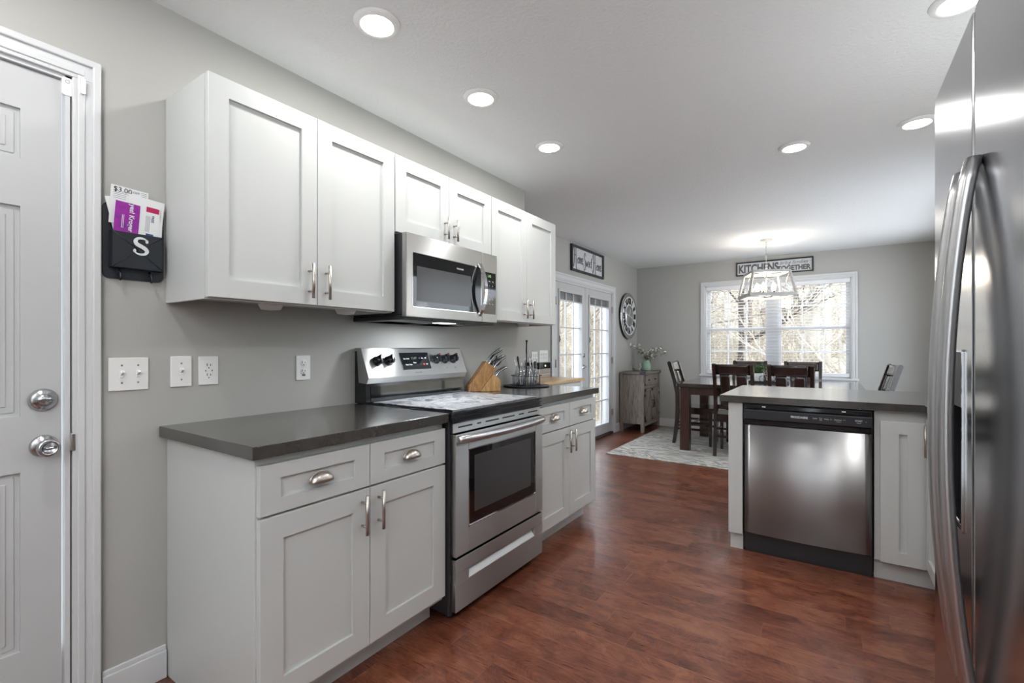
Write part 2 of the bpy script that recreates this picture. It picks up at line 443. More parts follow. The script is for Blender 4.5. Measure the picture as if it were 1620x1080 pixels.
def ring_prism(b, outer, inner, h0, h1, M=None):  # same point count
    t = bmesh.new(); n = len(outer)
    V = [[t.verts.new((x, y, h)) for x, y in P] for P, h in ((outer, h0), (inner, h0), (outer, h1), (inner, h1))]
    for j in range(n):
        k = (j + 1) % n
        t.faces.new((V[0][j], V[0][k], V[2][k], V[2][j])); t.faces.new((V[1][k], V[1][j], V[3][j], V[3][k]))
        t.faces.new((V[2][j], V[2][k], V[3][k], V[3][j])); t.faces.new((V[0][k], V[0][j], V[1][j], V[1][k]))
    b._merge(t, M)

# ================================================================== SETTING
XR, YB, YF, XP = 3.06, -2.4, 7.303, -.52       # right wall, wall behind, far wall, patio-door wall
YK = 3.174                                      # where the kitchen wall ends
FW = (.50, .80, 2.235, 2.085)                   # far window opening x0 z0 x1 z1
PD = (4.60, 6.29, 1.965)                        # patio door y0 y1 top
ED = (-.45, .466, 2.062)                        # entry door

struct(MB().box((XP - .02, YB - .15, -.12), (XR + .15, YF + .15, 0)).build('floor', 'floor_wood'))
struct(MB().box((XP - .15, YB - .15, CEIL), (XR + .15, YF + .15, CEIL + .12)).build('ceiling', 'ceiling_paint'))
b = MB()                                        # kitchen wall block with the entry door opening
b.box((XP + .001, ED[1], 0), (0, YK, CEIL)); b.box((-.14, YB, 0), (0, ED[0], CEIL)); b.box((-.14, ED[0], ED[2]), (0, ED[1], CEIL))
struct(b.build('wall_left', 'wall_paint'))
b = MB()
b.box((XP - .14, YK - .3, 0), (XP, PD[0], CEIL)); b.box((XP - .14, PD[1], 0), (XP, YF + .14, CEIL)); b.box((XP - .14, PD[0], PD[2]), (XP, PD[1], CEIL))
struct(b.build('wall_patio', 'wall_paint'))
b = MB()
b.box((XP, YF, 0), (FW[0], YF + .14, CEIL)); b.box((FW[2], YF, 0), (XR + .14, YF + .14, CEIL))
b.box((FW[0], YF, 0), (FW[2], YF + .14, FW[1])); b.box((FW[0], YF, FW[3]), (FW[2], YF + .14, CEIL))
struct(b.build('wall_far', 'wall_paint'))
RW = (4.15, 6.7, .10, 2.15)                       # right-wall side window, inferred from reflections, enlarged to add daylight
RW2 = (-1.9, -.4, .25, 2.05)
b = MB()
b.box((XR, YB, 0), (XR + .14, RW[0], CEIL)); b.box((XR, RW[1], 0), (XR + .14, YF, CEIL))
for w in (RW,):
    b.box((XR, w[0], 0), (XR + .14, w[1], w[2])); b.box((XR, w[0], w[3]), (XR + .14, w[1], CEIL))
struct(b.build('wall_right', 'wall_paint'))
QW = (1.66, 1.88, .12, 2.25)                     # added unseen narrow window behind the camera, for brightness and dishwasher streaks
b = MB(); b.box((-.14, YB - .14, 0), (QW[0], YB, CEIL)); b.box((QW[1], YB - .14, 0), (XR + .14, YB, CEIL)); b.box((QW[0], YB - .14, 0), (QW[1], YB, QW[2])); b.box((QW[0], YB - .14, QW[3]), (QW[1], YB, CEIL))
struct(b.build('wall_rear', 'wall_paint'))
wn = sthing('window_3', ((QW[0] + QW[1]) / 2, YB, QW[2]))
b = MB()
for x in (QW[0], QW[1] - .03): b.box((x, YB - .08, QW[2]), (x + .03, YB - .04, QW[3]))
b.box((QW[0], YB - .079, QW[2]), (QW[1], YB - .041, QW[2] + .07)); b.box((QW[0], YB - .079, QW[3] - .07), (QW[1], YB - .041, QW[3])); b.build('window_frame', 'trim_white', wn)
MB().box((QW[0], YB - .062, QW[2]), (QW[1], YB - .059, QW[3])).build('pane', 'pane_glass', wn)

def base(name, pts, side):
    b = MB()
    (x0, y0), (x1, y1) = pts
    h, t = .10, .014
    if side == '+x': b.box((x0, y0, 0), (x0 + t, y1, h), .002); b.box((x0, y0, h), (x0 + t * .55, y1, h + .018), .003)
    elif side == '-y': b.box((x0, y0 - t, 0), (x1, y0, h), .002); b.box((x0, y0 - t * .55, h), (x1, y0, h + .018), .003)
    elif side == '-x': b.box((x0 - t, y0, 0), (x0, y1, h), .002); b.box((x0 - t * .55, y0, h), (x0, y1, h + .018), .003)
    return struct(b.build(name, 'trim_white'))
base('baseboard_left', ((0, .543), (0, .727)), '+x')
base('baseboard_patio', ((XP, PD[1] + .085), (XP, YF)), '+x')
base('baseboard_far', ((XP + .014, YF), (XR, YF)), '-y')
base('baseboard_right', ((XR, 3.95), (XR, YF - .02)), '-x')

# ---- entry door (left edge of the picture)
def casing(b, M, w, x0, x1, ztop, z0=0.0):      # stepped casing around an opening, local x along wall, y up, z out
    for a, c in ((x0 - w, x0), (x1, x1 + w)):
        s = 1 if a >= x1 - 1e-6 else -1
        b.box((a, z0, 0), (c, ztop, .012), .002, M)
        o = (c - .022, c) if s > 0 else (a, a + .022)
        b.box((o[0], z0, 0), (o[1], ztop + w, .021), .004, M)
        i = (a + .012, a + .03) if s > 0 else (c - .03, c - .012)
        b.box((i[0], z0, 0), (i[1], ztop + .011, .017), .003, M)
    b.box((x0 - w, ztop, 0), (x1 + w, ztop + w, .012), .002, M)
    b.box((x0 - w, ztop + w - .022, 0), (x1 + w, ztop + w, .0212), .004, M)
    b.box((x0 - w * .4, ztop + .012, 0), (x1 + w * .4, ztop + .03, .0165), .003, M)
d1 = sthing('door_1', (0, 0, 0))
b = MB(); casing(b, WX(0.0, 0, 0), .070, ED[0], ED[1] + .003, ED[2])
b.box((-.12, ED[1] - .012, 0), (0, ED[1] + .003, ED[2]), 0)
b.box((-.12, ED[0], 0), (0, ED[0] + .012, ED[2])); b.box((-.12, ED[0], ED[2] - .012), (0, ED[1], ED[2]))
b.build('door_frame', 'trim_white', d1)
b = MB(WX(-.012, 0, 0))                         # slab: six raised panels
y0, y1, zt = ED[0] + .015, ED[1] - .006 - .012, ED[2] - .016
b.box((y0, .01, -.04), (y1, zt, -.010))
mid = (y0 + y1) / 2
cols = ((y0 + .10, mid - .05), (mid + .05, y1 - .092))
rows = ((.28, .82), (.99, 1.625), (1.77, 1.92))
# frame pieces on top of the slab leave the panel recesses
b.box((y0, .01, -.010), (cols[0][0], zt, 0)); b.box((cols[1][1], .01, -.010), (y1, zt, 0)); b.box((cols[0][1], .01, -.010), (cols[1][0], zt, 0))
zz = [.01] + [v for r_ in rows for v in r_] + [zt]
for c0, c1 in cols:
    for k in range(0, 8, 2): b.box((c0, zz[k], -.010), (c1, zz[k + 1], 0))
    for r0, r1 in rows:
        for g, hgt in ((.0, -.003), (.012, -.008), (.030, -.005), (.042, -.002)):
            if g == 0: continue
            b.box((c0 + g, r0 + g, -.010), (c1 - g, r1 - g, hgt), .002)
slab = b.build('door_panel', 'door_white', d1)
yk = .407
b = MB(WX(-.012, yk, .893))
b.lathe([(.0, 0), (.034, 0), (.034, .004), (.030, .010), (.014, .013), (.013, .030), (.024, .040), (.028, .052), (.026, .062), (.018, .066), (.017, .061), (.0, .061)], 28)
b.box((-.009, -.003, .058), (.009, .003, .068), .002)
b.build('door_knob', 'satin_nickel', slab)
b = MB(WX(-.012, yk - .002, 1.036))
b.lathe([(.0, 0), (.035, 0), (.035, .004), (.027, .014), (.018, .016), (.018, .019), (.0, .019)], 28)
b.prism([(-.021, 0), (-.01, .0035), (.01, .0035), (.021, 0), (.01, -.0035), (-.01, -.0035)], .017, .028)
b.build('deadbolt', 'satin_nickel', slab)
b = MB(WX(0, ED[1] + .004, .897)); b.box((-.004, -.028, -.004), (.006, .028, .0145), .002)
b.build('strike_plate', 'nickel', d1)
b = MB(WX(-.012, .459, 2.03)); b.prism(rrect(-.013, -.030, .013, .026, .006), 0, .014, bev=.001)
ds = b.build('door_sensor', 'plate_white'); tag(ds, 'small white plastic entry sensor stuck at the top corner of the white door', 'sensor')
b = MB(WX(-.012, .459, 2.03)); ring_prism(b, arc(0, .014, .0055, 0, 2 * PI, 16)[:-1], arc(0, .014, .0045, 0, 2 * PI, 16)[:-1], .0138, .0146)
b.build('button_ring', 'print_grey', ds)
b = MB(WX(.010, .492, 2.038)); b.prism(rrect(-.006, -.026, .006, .024, .003), .002, .016, bev=.001)
tag(b.build('sensor_magnet', 'plate_white'), 'narrow white magnet strip on the door casing beside the entry sensor', 'sensor')

# ---- far window
w1 = sthing('window_1', (0, 0, 0))
b = MB(WY(0, YF, 0)); wd = .062
casing(b, ID, wd, FW[0], FW[2], FW[3], FW[1] - .04)
b.build('window_casing', 'trim_white', w1)
b = MB(); b.box((FW[0] - .075, YF - .045, FW[1] - .018), (FW[2] + .075, YF + .05, FW[1] + .008), .004)
b.box((FW[0] - .06, YF - .014, FW[1] - .078), (FW[2] + .06, YF, FW[1] - .018), .003)
b.build('window_sill', 'trim_white', w1)
b = MB()                                        # jamb liner, mullion and sashes
ya, yb = YF + .075, YF + .125
b.box((FW[0], YF, FW[1]), (FW[0] + .012, YF + .14, FW[3])); b.box((FW[2] - .012, YF, FW[1]), (FW[2], YF + .14, FW[3])); b.box((FW[0], YF, FW[3] - .012), (FW[2], YF + .14, FW[3])); b.box((FW[0], YF, FW[1]), (FW[2], YF + .14, FW[1] + .012))
xm = 1.3675
b.box((xm - .052, YF + .062, FW[1]), (xm + .052, YF + .14, FW[3]))
b.build('window_frame', 'trim_white', w1)
zm = 1.46
for (a, c) in ((FW[0] + .012, xm - .052), (xm + .052, FW[2] - .012)):
    b = MB()
    for (z0, z1, yy) in ((FW[1] + .012, zm + .02, YF + .070), (zm - .02, FW[3] - .012, YF + .098)):
        s_ = .045
        b.box((a, yy, z0), (a + s_, yy + .026, z1), .002); b.box((c - s_, yy, z0), (c, yy + .026, z1), .002)
        b.box((a + s_, yy, z0), (c - s_, yy + .026, z0 + .042), .002); b.box((a + s_, yy, z1 - .042), (c - s_, yy + .026, z1), .002)
        for k in (1, 2):
            x = a + s_ + (c - a - 2 * s_) * k / 3; b.box((x - .009, yy + .008, z0 + .04), (x + .009, yy + .02, z1 - .04))
        zc = (z0 + z1) / 2; b.box((a + s_, yy + .0085, zc - .009), (c - s_, yy + .0195, zc + .009))
    sash = b.build('sash', 'trim_white', w1)
    b = MB()
    for (z0, z1, yy) in ((FW[1] + .03, zm, YF + .0835), (zm, FW[3] - .03, YF + .1115)): b.box((a + .03, yy, z0), (c - .03, yy + .003, z1))
    b.build('pane', 'pane_glass', sash)

bl = thing('window_blind', 'wide white horizontal-slat blind lowered and open over the dining window', 'blind', ((FW[0] + FW[2]) / 2, YF + .03, FW[1]))
b = MB(); b.box((FW[0] + .014, YF + .004, 2.020), (FW[2] - .014, YF + .058, FW[3] - .013), .004); b.build('headrail', 'blind_white', bl)
b = MB(); z = 1.995
while z > .87:
    b.box((FW[0] + .018, -.022, -.0014), (FW[2] - .018, .022, .0014), 0, T(0, YF + .032, z) @ RX(R(-4))); z -= .041
b.build('slats', 'blind_white', bl)
b = MB(); b.box((FW[0] + .018, YF + .012, .822), (FW[2] - .018, YF + .052, .868), .004); b.build('bottom_rail', 'blind_white', bl)
b = MB()
for x in (.62, 1.20, 1.44, 1.60, 2.13):
    b.box((x - .0012, YF + .0085, .86), (x + .0012, YF + .0095, 2.03)); b.box((x - .0012, YF + .0545, .86), (x + .0012, YF + .0555, 2.03))
b.build('cords', 'blind_white', bl)

# ---- patio double door
d2 = sthing('door_2', (XP, 5.4, 0))
b = MB(WX(XP, 0, 0)); casing(b, ID, .078, PD[0], PD[1], PD[2])
b.box((PD[0], 0, -.14), (PD[0] + .02, PD[2], 0)); b.box((PD[1] - .02, 0, -.14), (PD[1], PD[2], 0)); b.box((PD[0], PD[2] - .02, -.14), (PD[1], PD[2], 0))
b.build('door_frame', 'trim_white', d2)
MB().box((XP - .14, PD[0], 0), (XP + .012, PD[1], .03), .004).build('threshold', 'bark_dark', d2)
ym = 5.425
for k, (a, c) in enumerate(((PD[0] + .022, ym - .004), (ym + .004, PD[1] - .022))):
    b = MB(WX(XP - .010, 0, 0)); st = .115; zb, zt = .17, 1.835; z0, z1 = .035, PD[2] - .022
    b.box((a, z0, -.042), (a + st, z1, 0), .002); b.box((c - st, z0, -.042), (c, z1, 0), .002)
    b.box((a + st, z0, -.042), (c - st, zb, 0)); b.box((a + st, zt, -.042), (c - st, z1, 0))
    f = .028                                     # raised frame around the glass
    for q in ((a + st - f, zb - f, a + st, zt + f), (c - st, zb - f, c - st + f, zt + f), (a + st, zb - f, c - st, zb), (a + st, zt, c - st, zt + f)):
        b.box((q[0], q[1], 0), (q[2], q[3], .014), .003)
    leaf = b.build('door_leaf', 'door_white', d2)
    b = MB(WX(XP - .03, 0, 0)); b.box((a + st, zb, -.003), (c - st, zt, .003)); b.build('pane', 'pane_glass', leaf)
    b = MB(WX(XP - .03, 0, 0))
    for i in (1, 2):
        y = a + st + (c - a - 2 * st) * i / 3; b.box((y - .008, zb, -.01), (y + .008, zt, .012))
    for i in range(1, 5):
        z = zb + (zt - .09 - zb) * i / 5; b.box((a + st, z - .008, -.0095), (c - st, z + .008, .0115))
    b.box((a + st, zt - .10, -.0095), (c - st, zt - .085, .0115))
    b.build('grille', 'trim_white', leaf)
    b = MB(WX(XP - .03, 0, 0)); b.box((a + st, zt - .085, -.018), (c - st, zt, -.008)); b.build('raised_blind', 'print_grey', leaf)
    hy = a + .018 if k == 0 else c - .018
    b = MB(WX(XP - .008, 0, 0))
    for z in (.30, 1.02, 1.72):
        b.box((hy - .006 + (-.016 if k == 0 else .016), z - .045, 0), (hy + .006 + (-.016 if k == 0 else .016), z + .045, .03), .002)
    b.build('hinge', 'nickel', leaf)
    if k == 0:
        b = MB(WX(XP - .010, c - .055, 0)); b.lathe([(0, 0), (.026, 0), (.026, .008), (.01, .012), (.01, .04), (0, .04)], 16, T(0, .96, 0))
        b.tube([(0, .96, .038), (-.04, .965, .045), (-.10, .955, .04)], .009, 8)
        b.lathe([(0, 0), (.026, 0), (.026, .008), (.02, .014), (0, .014)], 16, T(0, 1.10, 0)); b.box((-.004, 1.08, .012), (.004, 1.12, .024), .001)
        b.build('door_handle', 'satin_nickel', leaf)
    b = MB(WX(XP - .010, 0, 0)); yy = a + .03 if k == 0 else a + .07
    b.tube([(a + st - .02, 1.26, .014), (a + st - .02, 1.29, .022), (a + st - .02, 1.33, .014)], .006, 6); b.build('blind_tab', 'slot_dark', leaf)

# ---- side window, mirrored in the steel and oversized for more daylight
for i, w in enumerate((RW,)):
    wn = sthing('window_%d' % (i + 2), (XR, (w[0] + w[1]) / 2, w[2]))
    b = MB(); s_ = .05
    b.box((XR - .015, w[0] - .06, w[2] - .06), (XR, w[0], w[3] + .06)); b.box((XR - .015, w[1], w[2] - .06), (XR, w[1] + .06, w[3] + .06))
    b.box((XR - .015, w[0], w[3]), (XR, w[1], w[3] + .06)); b.box((XR - .015, w[0], w[2] - .06), (XR, w[1], w[2]))
    b.box((XR + .06, w[0], w[2]), (XR + .09, w[0] + s_, w[3])); b.box((XR + .06, w[1] - s_, w[2]), (XR + .09, w[1], w[3]))
    b.box((XR + .06, w[0], w[3] - s_), (XR + .09, w[1], w[3])); b.box((XR + .06, w[0], w[2]), (XR + .09, w[1], w[2] + s_))
    m_ = (w[0] + w[1]) / 2; b.box((XR + .06, m_ - .03, w[2]), (XR + .09, m_ + .03, w[3])); zc = (w[2] + w[3]) / 2; b.box((XR + .06, w[0], zc - .02), (XR + .09, w[1], zc + .02))
    b.build('window_frame', 'trim_white', wn)
    MB().box((XR + .074, w[0], w[2]), (XR + .077, w[1], w[3])).build('pane', 'pane_glass', wn)

# ================================================================== KITCHEN CABINETS
def shaker(b, x0, y0, x1, y1, fw=.065, t=.020, rec=.010, fh=None):
    fh = fh or fw
    b.box((x0 + .0008, y0 + .0008, .0005), (x1 - .0008, y1 - .0008, t - rec))
    P = [[(x0, y0), (x1, y0), (x1, y1), (x0, y1)], [(x0 + .0012, y0 + .0012), (x1 - .0012, y0 + .0012), (x1 - .0012, y1 - .0012), (x0 + .0012, y1 - .0012)],
         [(x0 + fw, y0 + fh), (x1 - fw, y0 + fh), (x1 - fw, y1 - fh), (x0 + fw, y1 - fh)]]
    L_ = [(P[2], t - rec), (P[2], t), (P[1], t), (P[0], t - .0012), (P[0], 0)]
    tb = bmesh.new(); V = [[tb.verts.new((x, y, z)) for x, y in q] for q, z in L_]
    for A, B in zip(V, V[1:]):
        for k in range(4): tb.faces.new((A[k], A[(k + 1) % 4], B[(k + 1) % 4], B[k]))
    b._merge(tb)
def bar_handle(F, x, y0, y1, t, parent, horizontal=False):
    b = MB(F); r = .006
    b.tube([(x, y0, t + .030), (x, y1, t + .030)], r, 10)
    for y in (y0 + .028, y1 - .028): b.tube([(x, y, t), (x, y, t + .030)], .0045, 8)
    return b.build('handle', 'nickel', parent)
def cup_pull(F, x, y, t, parent):
    b = MB(F @ T(x, y, t)); n = 14; w, h, d = .042, .034, .026
    tb = bmesh.new(); g = []
    for i in range(n + 1):
        a = PI * i / n; row = []
        for j in range(7):
            ph = PI / 2 * j / 6
            row.append(tb.verts.new((w * math.cos(a) * (1 - .0 * j), -.013 + h * math.sin(a) * math.cos(ph) * 1.0 + .0, .002 + d * math.sin(ph) * math.sin(a) ** .7)))
        g.append(row)
    for i in range(n):
        for j in range(6):
            f = tb.faces.new((g[i][j], g[i + 1][j], g[i + 1][j + 1], g[i][j + 1])); f.smooth = True
    bmesh.ops.remove_doubles(tb, verts=tb.verts[:], dist=1e-5)
    bmesh.ops.solidify(tb, geom=tb.faces[:], thickness=.0016)
    b._merge(tb, None, True)
    b.tube([(w * math.cos(PI * i / n), -.013 + h * math.sin(PI * i / n), .002) for i in range(n + 1)], .0022, 6)
    return b.build('cup_pull', 'nickel', parent)

CX = .610
def base_cab(name, label, y0, y1, left_x=0.0):
    t = thing(name, label, 'cabinet', (CX / 2, (y0 + y1) / 2, 0))
    b = MB(); b.box((.003, y0 + .0005, .0), (CX - .075, y1, .0999)); b.box((.003, y0, .10), (CX, y1, .874), .001)
    b.build('cabinet_body', 'cabinet_white', t)
    F = WX(CX, 0, 0); m_ = (y0 + y1) / 2; g = .002
    for k, (a, c) in enumerate(((y0 + .006, m_ - g), (m_ + g, y1 - .003))):
        b = MB(F @ T(0, 0, .0002)); shaker(b, a, .698, c, .848, .064, fh=.044); dr = b.build('drawer_front', 'cabinet_white', t)
        cup_pull(F, (a + c) / 2, .775, .021, dr)
        b = MB(F @ T(0, 0, .0002)); shaker(b, a, .122, c, .690, .072); dd = b.build('door', 'cabinet_white', t)
        bar_handle(F, (c - .035) if k == 0 else (a + .035), .535, .675, .020, dd)
    return t
base_cab('base_cabinet', 'white shaker base cabinet under the long countertop left of the range', .731, 1.543)
base_cab('base_cabinet', 'white shaker base cabinet right of the range, below the knife block counter', 2.318, 3.118)
tag(MB().box((.002, .706, .875), (.650, 1.545, .914), .002).build('countertop', 'counter'), 'dark grey-brown laminate countertop left of the range', 'countertop')
tag(MB().box((.002, 2.312, .875), (.650, 3.135, .914), .002).build('countertop', 'counter'), 'dark grey countertop right of the range holding knife block and caddy', 'countertop')

UX = .302
def wall_cab(label, y0, y1, z0, z1, hz, fr=.065):
    t = thing('wall_cabinet', label, 'cabinet', (.15, (y0 + y1) / 2, z0))
    b = MB(); th = .016
    b.box((.003, y0, z0 + .02), (UX, y1, z1)); b.box((.003, y0, z0), (UX, y0 + th, z0 + .0199)); b.box((.003, y1 - th, z0), (UX, y1, z0 + .0199))
    b.box((UX - .02, y0 + th + .0001, z0), (UX, y1 - th - .0001, z0 + .0199))
    b.build('cabinet_body', 'cabinet_white', t)
    F = WX(UX, 0, 0); m_ = (y0 + y1) / 2
    for k, (a, c) in enumerate(((y0 + .004, m_ - .0015), (m_ + .0015, y1 - .002))):
        b = MB(F @ T(0, 0, .0002)); shaker(b, a, z0 + .006, c, z1 + .004, fr); dd = b.build('door', 'cabinet_white', t)
        bar_handle(F, (c - .035) if k == 0 else (a + .035), z0 + .03, z0 + .03 + hz, .020, dd)
    return t
wall_cab('large white two-door wall cabinet over the left countertop beside the mail holder', .727, 1.533, 1.360, 2.104, .135)
wall_cab('short white two-door wall cabinet directly above the microwave', 1.536, 2.293, 1.738, 2.104, .115)
wall_cab('narrow tall white wall cabinet between microwave and patio doors', 2.296, 3.097, 1.360, 2.104, .125)
for (x, y, lab) in ((.16, 1.03, 'white puck light stuck under the large wall cabinet, nearer the entry door'), (.19, 1.36, 'white puck light stuck under the large wall cabinet, nearer the microwave'), (.19, 2.86, 'white puck light stuck under the narrow wall cabinet by the patio doors')):
    b = MB(T(x, y, 1.3795)); b.lathe([(0, 0), (.045, 0), (.045, -.014), (.036, -.030), (.0, -.034)], 24)
    tag(b.build('puck_light', 'plate_white'), lab, 'light')

# ================================================================== RANGE
RY0, RY1 = 1.549, 2.307
rg = thing('range', 'stainless steel electric range with black cooktop between the two base cabinets', 'range', (.33, 1.928, 0))
b = MB(); b.box((.02, RY0, .035), (.640, RY1, .876), .002); b.build('range_body', 'black_plastic', rg)
b = MB(); b.box((.02, RY0 - .001, .876), (.668, RY1 + .001, .918), .008); b.box((.655, RY0 - .001, .868), (.672, RY1 + .001, .90), .006)
b.build('cooktop', 'black_gloss', rg)
b = MB(); b.box((.10, RY0 + .02, .917), (.645, RY1 - .02, .921)); b.build('cooktop_glass', 'black_glass', rg)
tag(MB().box((.115, RY0 + .028, .9215), (.650, RY1 - .03, .9245), .001).build('stove_cover', 'cover_print'), 'thin grey white and black printed cover mat lying on the range cooktop', 'mat')
# backguard: black sides and lower riser, slanted stainless control panel
b = MB(); M_ = FR((0, RY0, 0), (1, 0, 0), (0, 0, 1), (0, -1, 0))
b.prism([(.01, .917), (.098, .917), (.092, 1.018), (.088, 1.028), (.048, 1.190), (.01, 1.190)], -(RY1 - RY0), 0, M_)
bgd = b.build('backguard', 'black_gloss', rg)
b = MB(); b.prism([(.094, .922), (.100, .922), (.096, 1.000), (.090, 1.000)], -(RY1 - RY0) + .03, -.03, M_); b.build('riser_panel', 'black_glass', bgd)
pl, ph_ = Vector((.118, 0, 1.045)), Vector((.060, 0, 1.194))
b = MB(); b.prism([(.040, 1.020), (.104, 1.016), (.119, 1.046), (.062, 1.190), (.056, 1.196), (.012, 1.196), (.012, 1.180), (.030, 1.180)], -(RY1 - RY0) - .002, .002, M_, bev=.0012)
panel = b.build('control_panel', 'steel', rg)
ud = (ph_ - pl); ul = ud.length; ud.normalize(); nd = Vector((0, 1, 0)).cross(ud).normalized()
CP = FR(pl, (0, 1, 0), ud, nd)
b = MB(CP); b.prism(rrect(1.785, .030, 2.005, .132, .006), .0018, .0042); b.build('display_bezel', 'chrome', panel)
b = MB(CP); b.prism(rrect(1.788, .033, 2.002, .129, .005), .002, .005); disp = b.build('display', 'black_glass', panel)
text('12:47', CP @ T(1.883, .098, .0052), .019, 'display_dim', disp, 'clock_digits')
multitext([(t_, CP @ T(x, y, .0052), .010, 1) for t_, x, y in (('Bake', 1.815, .096), ('Broil', 1.838, .096), ('Keep', 1.822, .062), ('Clean', 1.848, .062), ('Timer', 1.883, .072), ('+', 1.925, .098), ('On', 1.947, .098), ('Off', 1.973, .098), ('-', 1.93, .062), ('Set', 1.975, .062))], 'print_white', disp, 'key_labels')
b = MB(CP); b.box((1.947, .058, .0048), (1.957, .066, .0056)); b.build('cancel_key', 'print_red', disp)
text('FRIGIDAIRE', CP @ T(1.895, .016, .0015), .011, 'print_grey', panel, 'brand_lettering')
for y in (1.625, 1.70, 2.06, 2.135, 2.21):
    b = MB(CP @ T(y, .088, .0015)); b.lathe([(0, 0), (.027, 0), (.027, .006), (.023, .010), (.022, .030), (.019, .034), (0, .034)], 20)
    b.box((-.006, -.024, .012), (.006, .026, .042), .003, RZ(R(-14))); kb = b.build('knob', 'black_gloss', panel)
    b = MB(CP @ T(y, .088, .0015)); b.box((-.0015, .012, .041), (.0015, .024, .0428), 0, RZ(R(-14))); b.build('pointer_mark', 'print_red', kb)
    b = MB(CP @ T(y + .004, .034, .0008)); ring_prism(b, arc(0, 0, .006, 0, 2 * PI, 12)[:-1], arc(0, 0, .005, 0, 2 * PI, 12)[:-1], 0, .0014); b.build('burner_symbol', 'print_grey', panel)
# front: vent strip, oven door, drawer
FX = .640; F = WX(FX, 0, 0)
b = MB(F); b.box((RY0 + .016, .822, 0), (RY1, .864, .012), .002); vs_ = b.build('vent_strip', 'steel', rg)
b = MB(F)
for a, c in ((1.60, 1.70), (1.735, 1.765), (1.80, 1.91), (1.94, 2.05), (2.09, 2.14), (2.18, 2.28)): b.box((a, .842, .0115), (c, .849, .0130), .001)
b.build('vent_slots', 'slot_dark', vs_)
b = MB(F); z0, z1 = .285, .818; a, c = RY0 + .016, RY1; wy0, wy1, wz0, wz1 = 1.652, 2.232, .395, .742
b.box((a, z0, 0), (wy0, z1, .030), .002); b.box((wy1, z0, 0), (c, z1, .030), .002); b.box((wy0, z0, 0), (wy1, wz0, .030), .002); b.box((wy0, wz1, 0), (wy1, z1, .030), .002)
od = b.build('oven_door', 'steel', rg)
b = MB(F)
for q in ((wy0, wz0, wy0 + .004, wz1), (wy1 - .004, wz0, wy1, wz1), (wy0, wz0, wy1, wz0 + .004), (wy0, wz1 - .004, wy1, wz1)): b.box((q[0], q[1], .01), (q[2], q[3], .0315))
b.build('window_trim', 'chrome', od)
b = MB(F); b.box((wy0 + .003, wz0 + .003, .018), (wy1 - .003, wz1 - .003, .026)); b.build('oven_window', 'black_glass', od)
b = MB(F); b.box((wy0 + .045, wz0 + .055, .0262), (wy1 - .045, wz1 - .035, .0268)); b.build('window_screen', 'mw_window', od)
b = MB(F); N = 20; p_ = [(RY0 + .022 + (RY1 - RY0 - .028) * i / N, .797 + .0 * i, .035 + .034 * math.sin(PI * min(1, max(0, i / N))) ** .5) for i in range(N + 1)]
b.tube(p_, .0175, 12, flat=1.0); b.box((RY0 + .020, .782, .02), (RY0 + .05, .812, .045), .004); b.box((RY1 - .036, .782, .02), (RY1 - .006, .812, .045), .004)
b.build('oven_handle', 'handle_steel', od)
b = MB(F); z0, z1 = .045, .272
b.box((a, z0, 0), (c, .165, .028), .002); b.box((a, .212, 0), (c, z1, .028), .002); b.box((a, .165, 0), (1.655, .212, .028)); b.box((2.225, .165, 0), (c, .212, .028)); b.box((1.655, .165, 0), (2.225, .212, .006))
wd_ = b.build('warming_drawer', 'steel', rg)
b = MB(F); b.prism([(.0065, .166), (.027, .166), (.0065, .190)], 1.656, 2.224, FR((0, 0, 0), (0, 0, 1), (0, 1, 0), (1, 0, 0)) if False else Matrix(((0, 0, 1, 0), (0, 1, 0, 0), (1, 0, 0, 0), (0, 0, 0, 1)))); b.build('finger_pull', 'trim_white', wd_)
for y in (RY0 + .05, RY1 - .05):
    b = MB(T(.60, y, 0)); b.lathe([(0, 0), (.018, 0), (.018, .012), (.008, .014), (.008, .036), (0, .036)], 14); b.build('foot', 'black_plastic', rg)
b = MB(F)
for k in range(16): b.box((RY0 + .0005, .60 + k * .014, -.03), (RY0 - .0005, .608 + k * .014, -.02))
b.build('side_vents', 'dark_interior', rg)

# ================================================================== MICROWAVE
mw = thing('microwave', 'stainless over-range microwave mounted below the short wall cabinet', 'microwave', (.2, 1.91, 1.33))
MY0, MY1, MZ0, MZ1, MXF = 1.540, 2.262, 1.342, 1.735, .388
b = MB(); b.box((.004, MY0 + .006, 1.352), (MXF - .028, MY1 - .004, MZ1 - .001), .002); b.build('microwave_body', 'black_plastic', mw)
b = MB(); b.box((.004, MY0 + .002, 1.328), (MXF - .02, MY1, 1.350), .004); bp_ = b.build('bottom_plate', 'black_metal', mw)
b = MB(); b.box((.05, MY0 + .06, 1.3255), (.22, MY0 + .30, 1.3285)); b.box((.05, MY0 + .36, 1.3255), (.22, MY0 + .62, 1.3285)); b.build('grease_filter', 'steel_dark', bp_)
MB().box((.27, MY0 + .30, 1.3262), (.33, MY0 + .42, 1.3290), .001).build('hood_lens', 'hood_glow', bp_)
hl = bpy.data.lights.new('hood_light', 'AREA'); hl.shape = 'RECTANGLE'; hl.size = .06; hl.size_y = .12; hl.energy = 3.2; hl.color = (.90, .95, 1)
ho = bpy.data.objects.new('hood_light', hl); COL.objects.link(ho); ho.parent = mw; ho.location = (.10, -.01, -.006)
F = WX(MXF - .028, 0, 0); YC = 2.118
b = MB(F); b.box((MY0, MZ0, 0), (YC - .001, MZ1, .028), .004); md = b.build('microwave_door', 'steel', mw)
b = MB(F); b.box((YC + .001, MZ0, 0), (MY1, MZ1, .028), .004); mc = b.build('control_column', 'steel', mw)
b = MB(F); b.prism(rrect(MY0 + .045, MZ0 + .050, YC - .012, 1.645, .006), .0275, .0295); wdw = b.build('door_glass', 'black_glass', md)
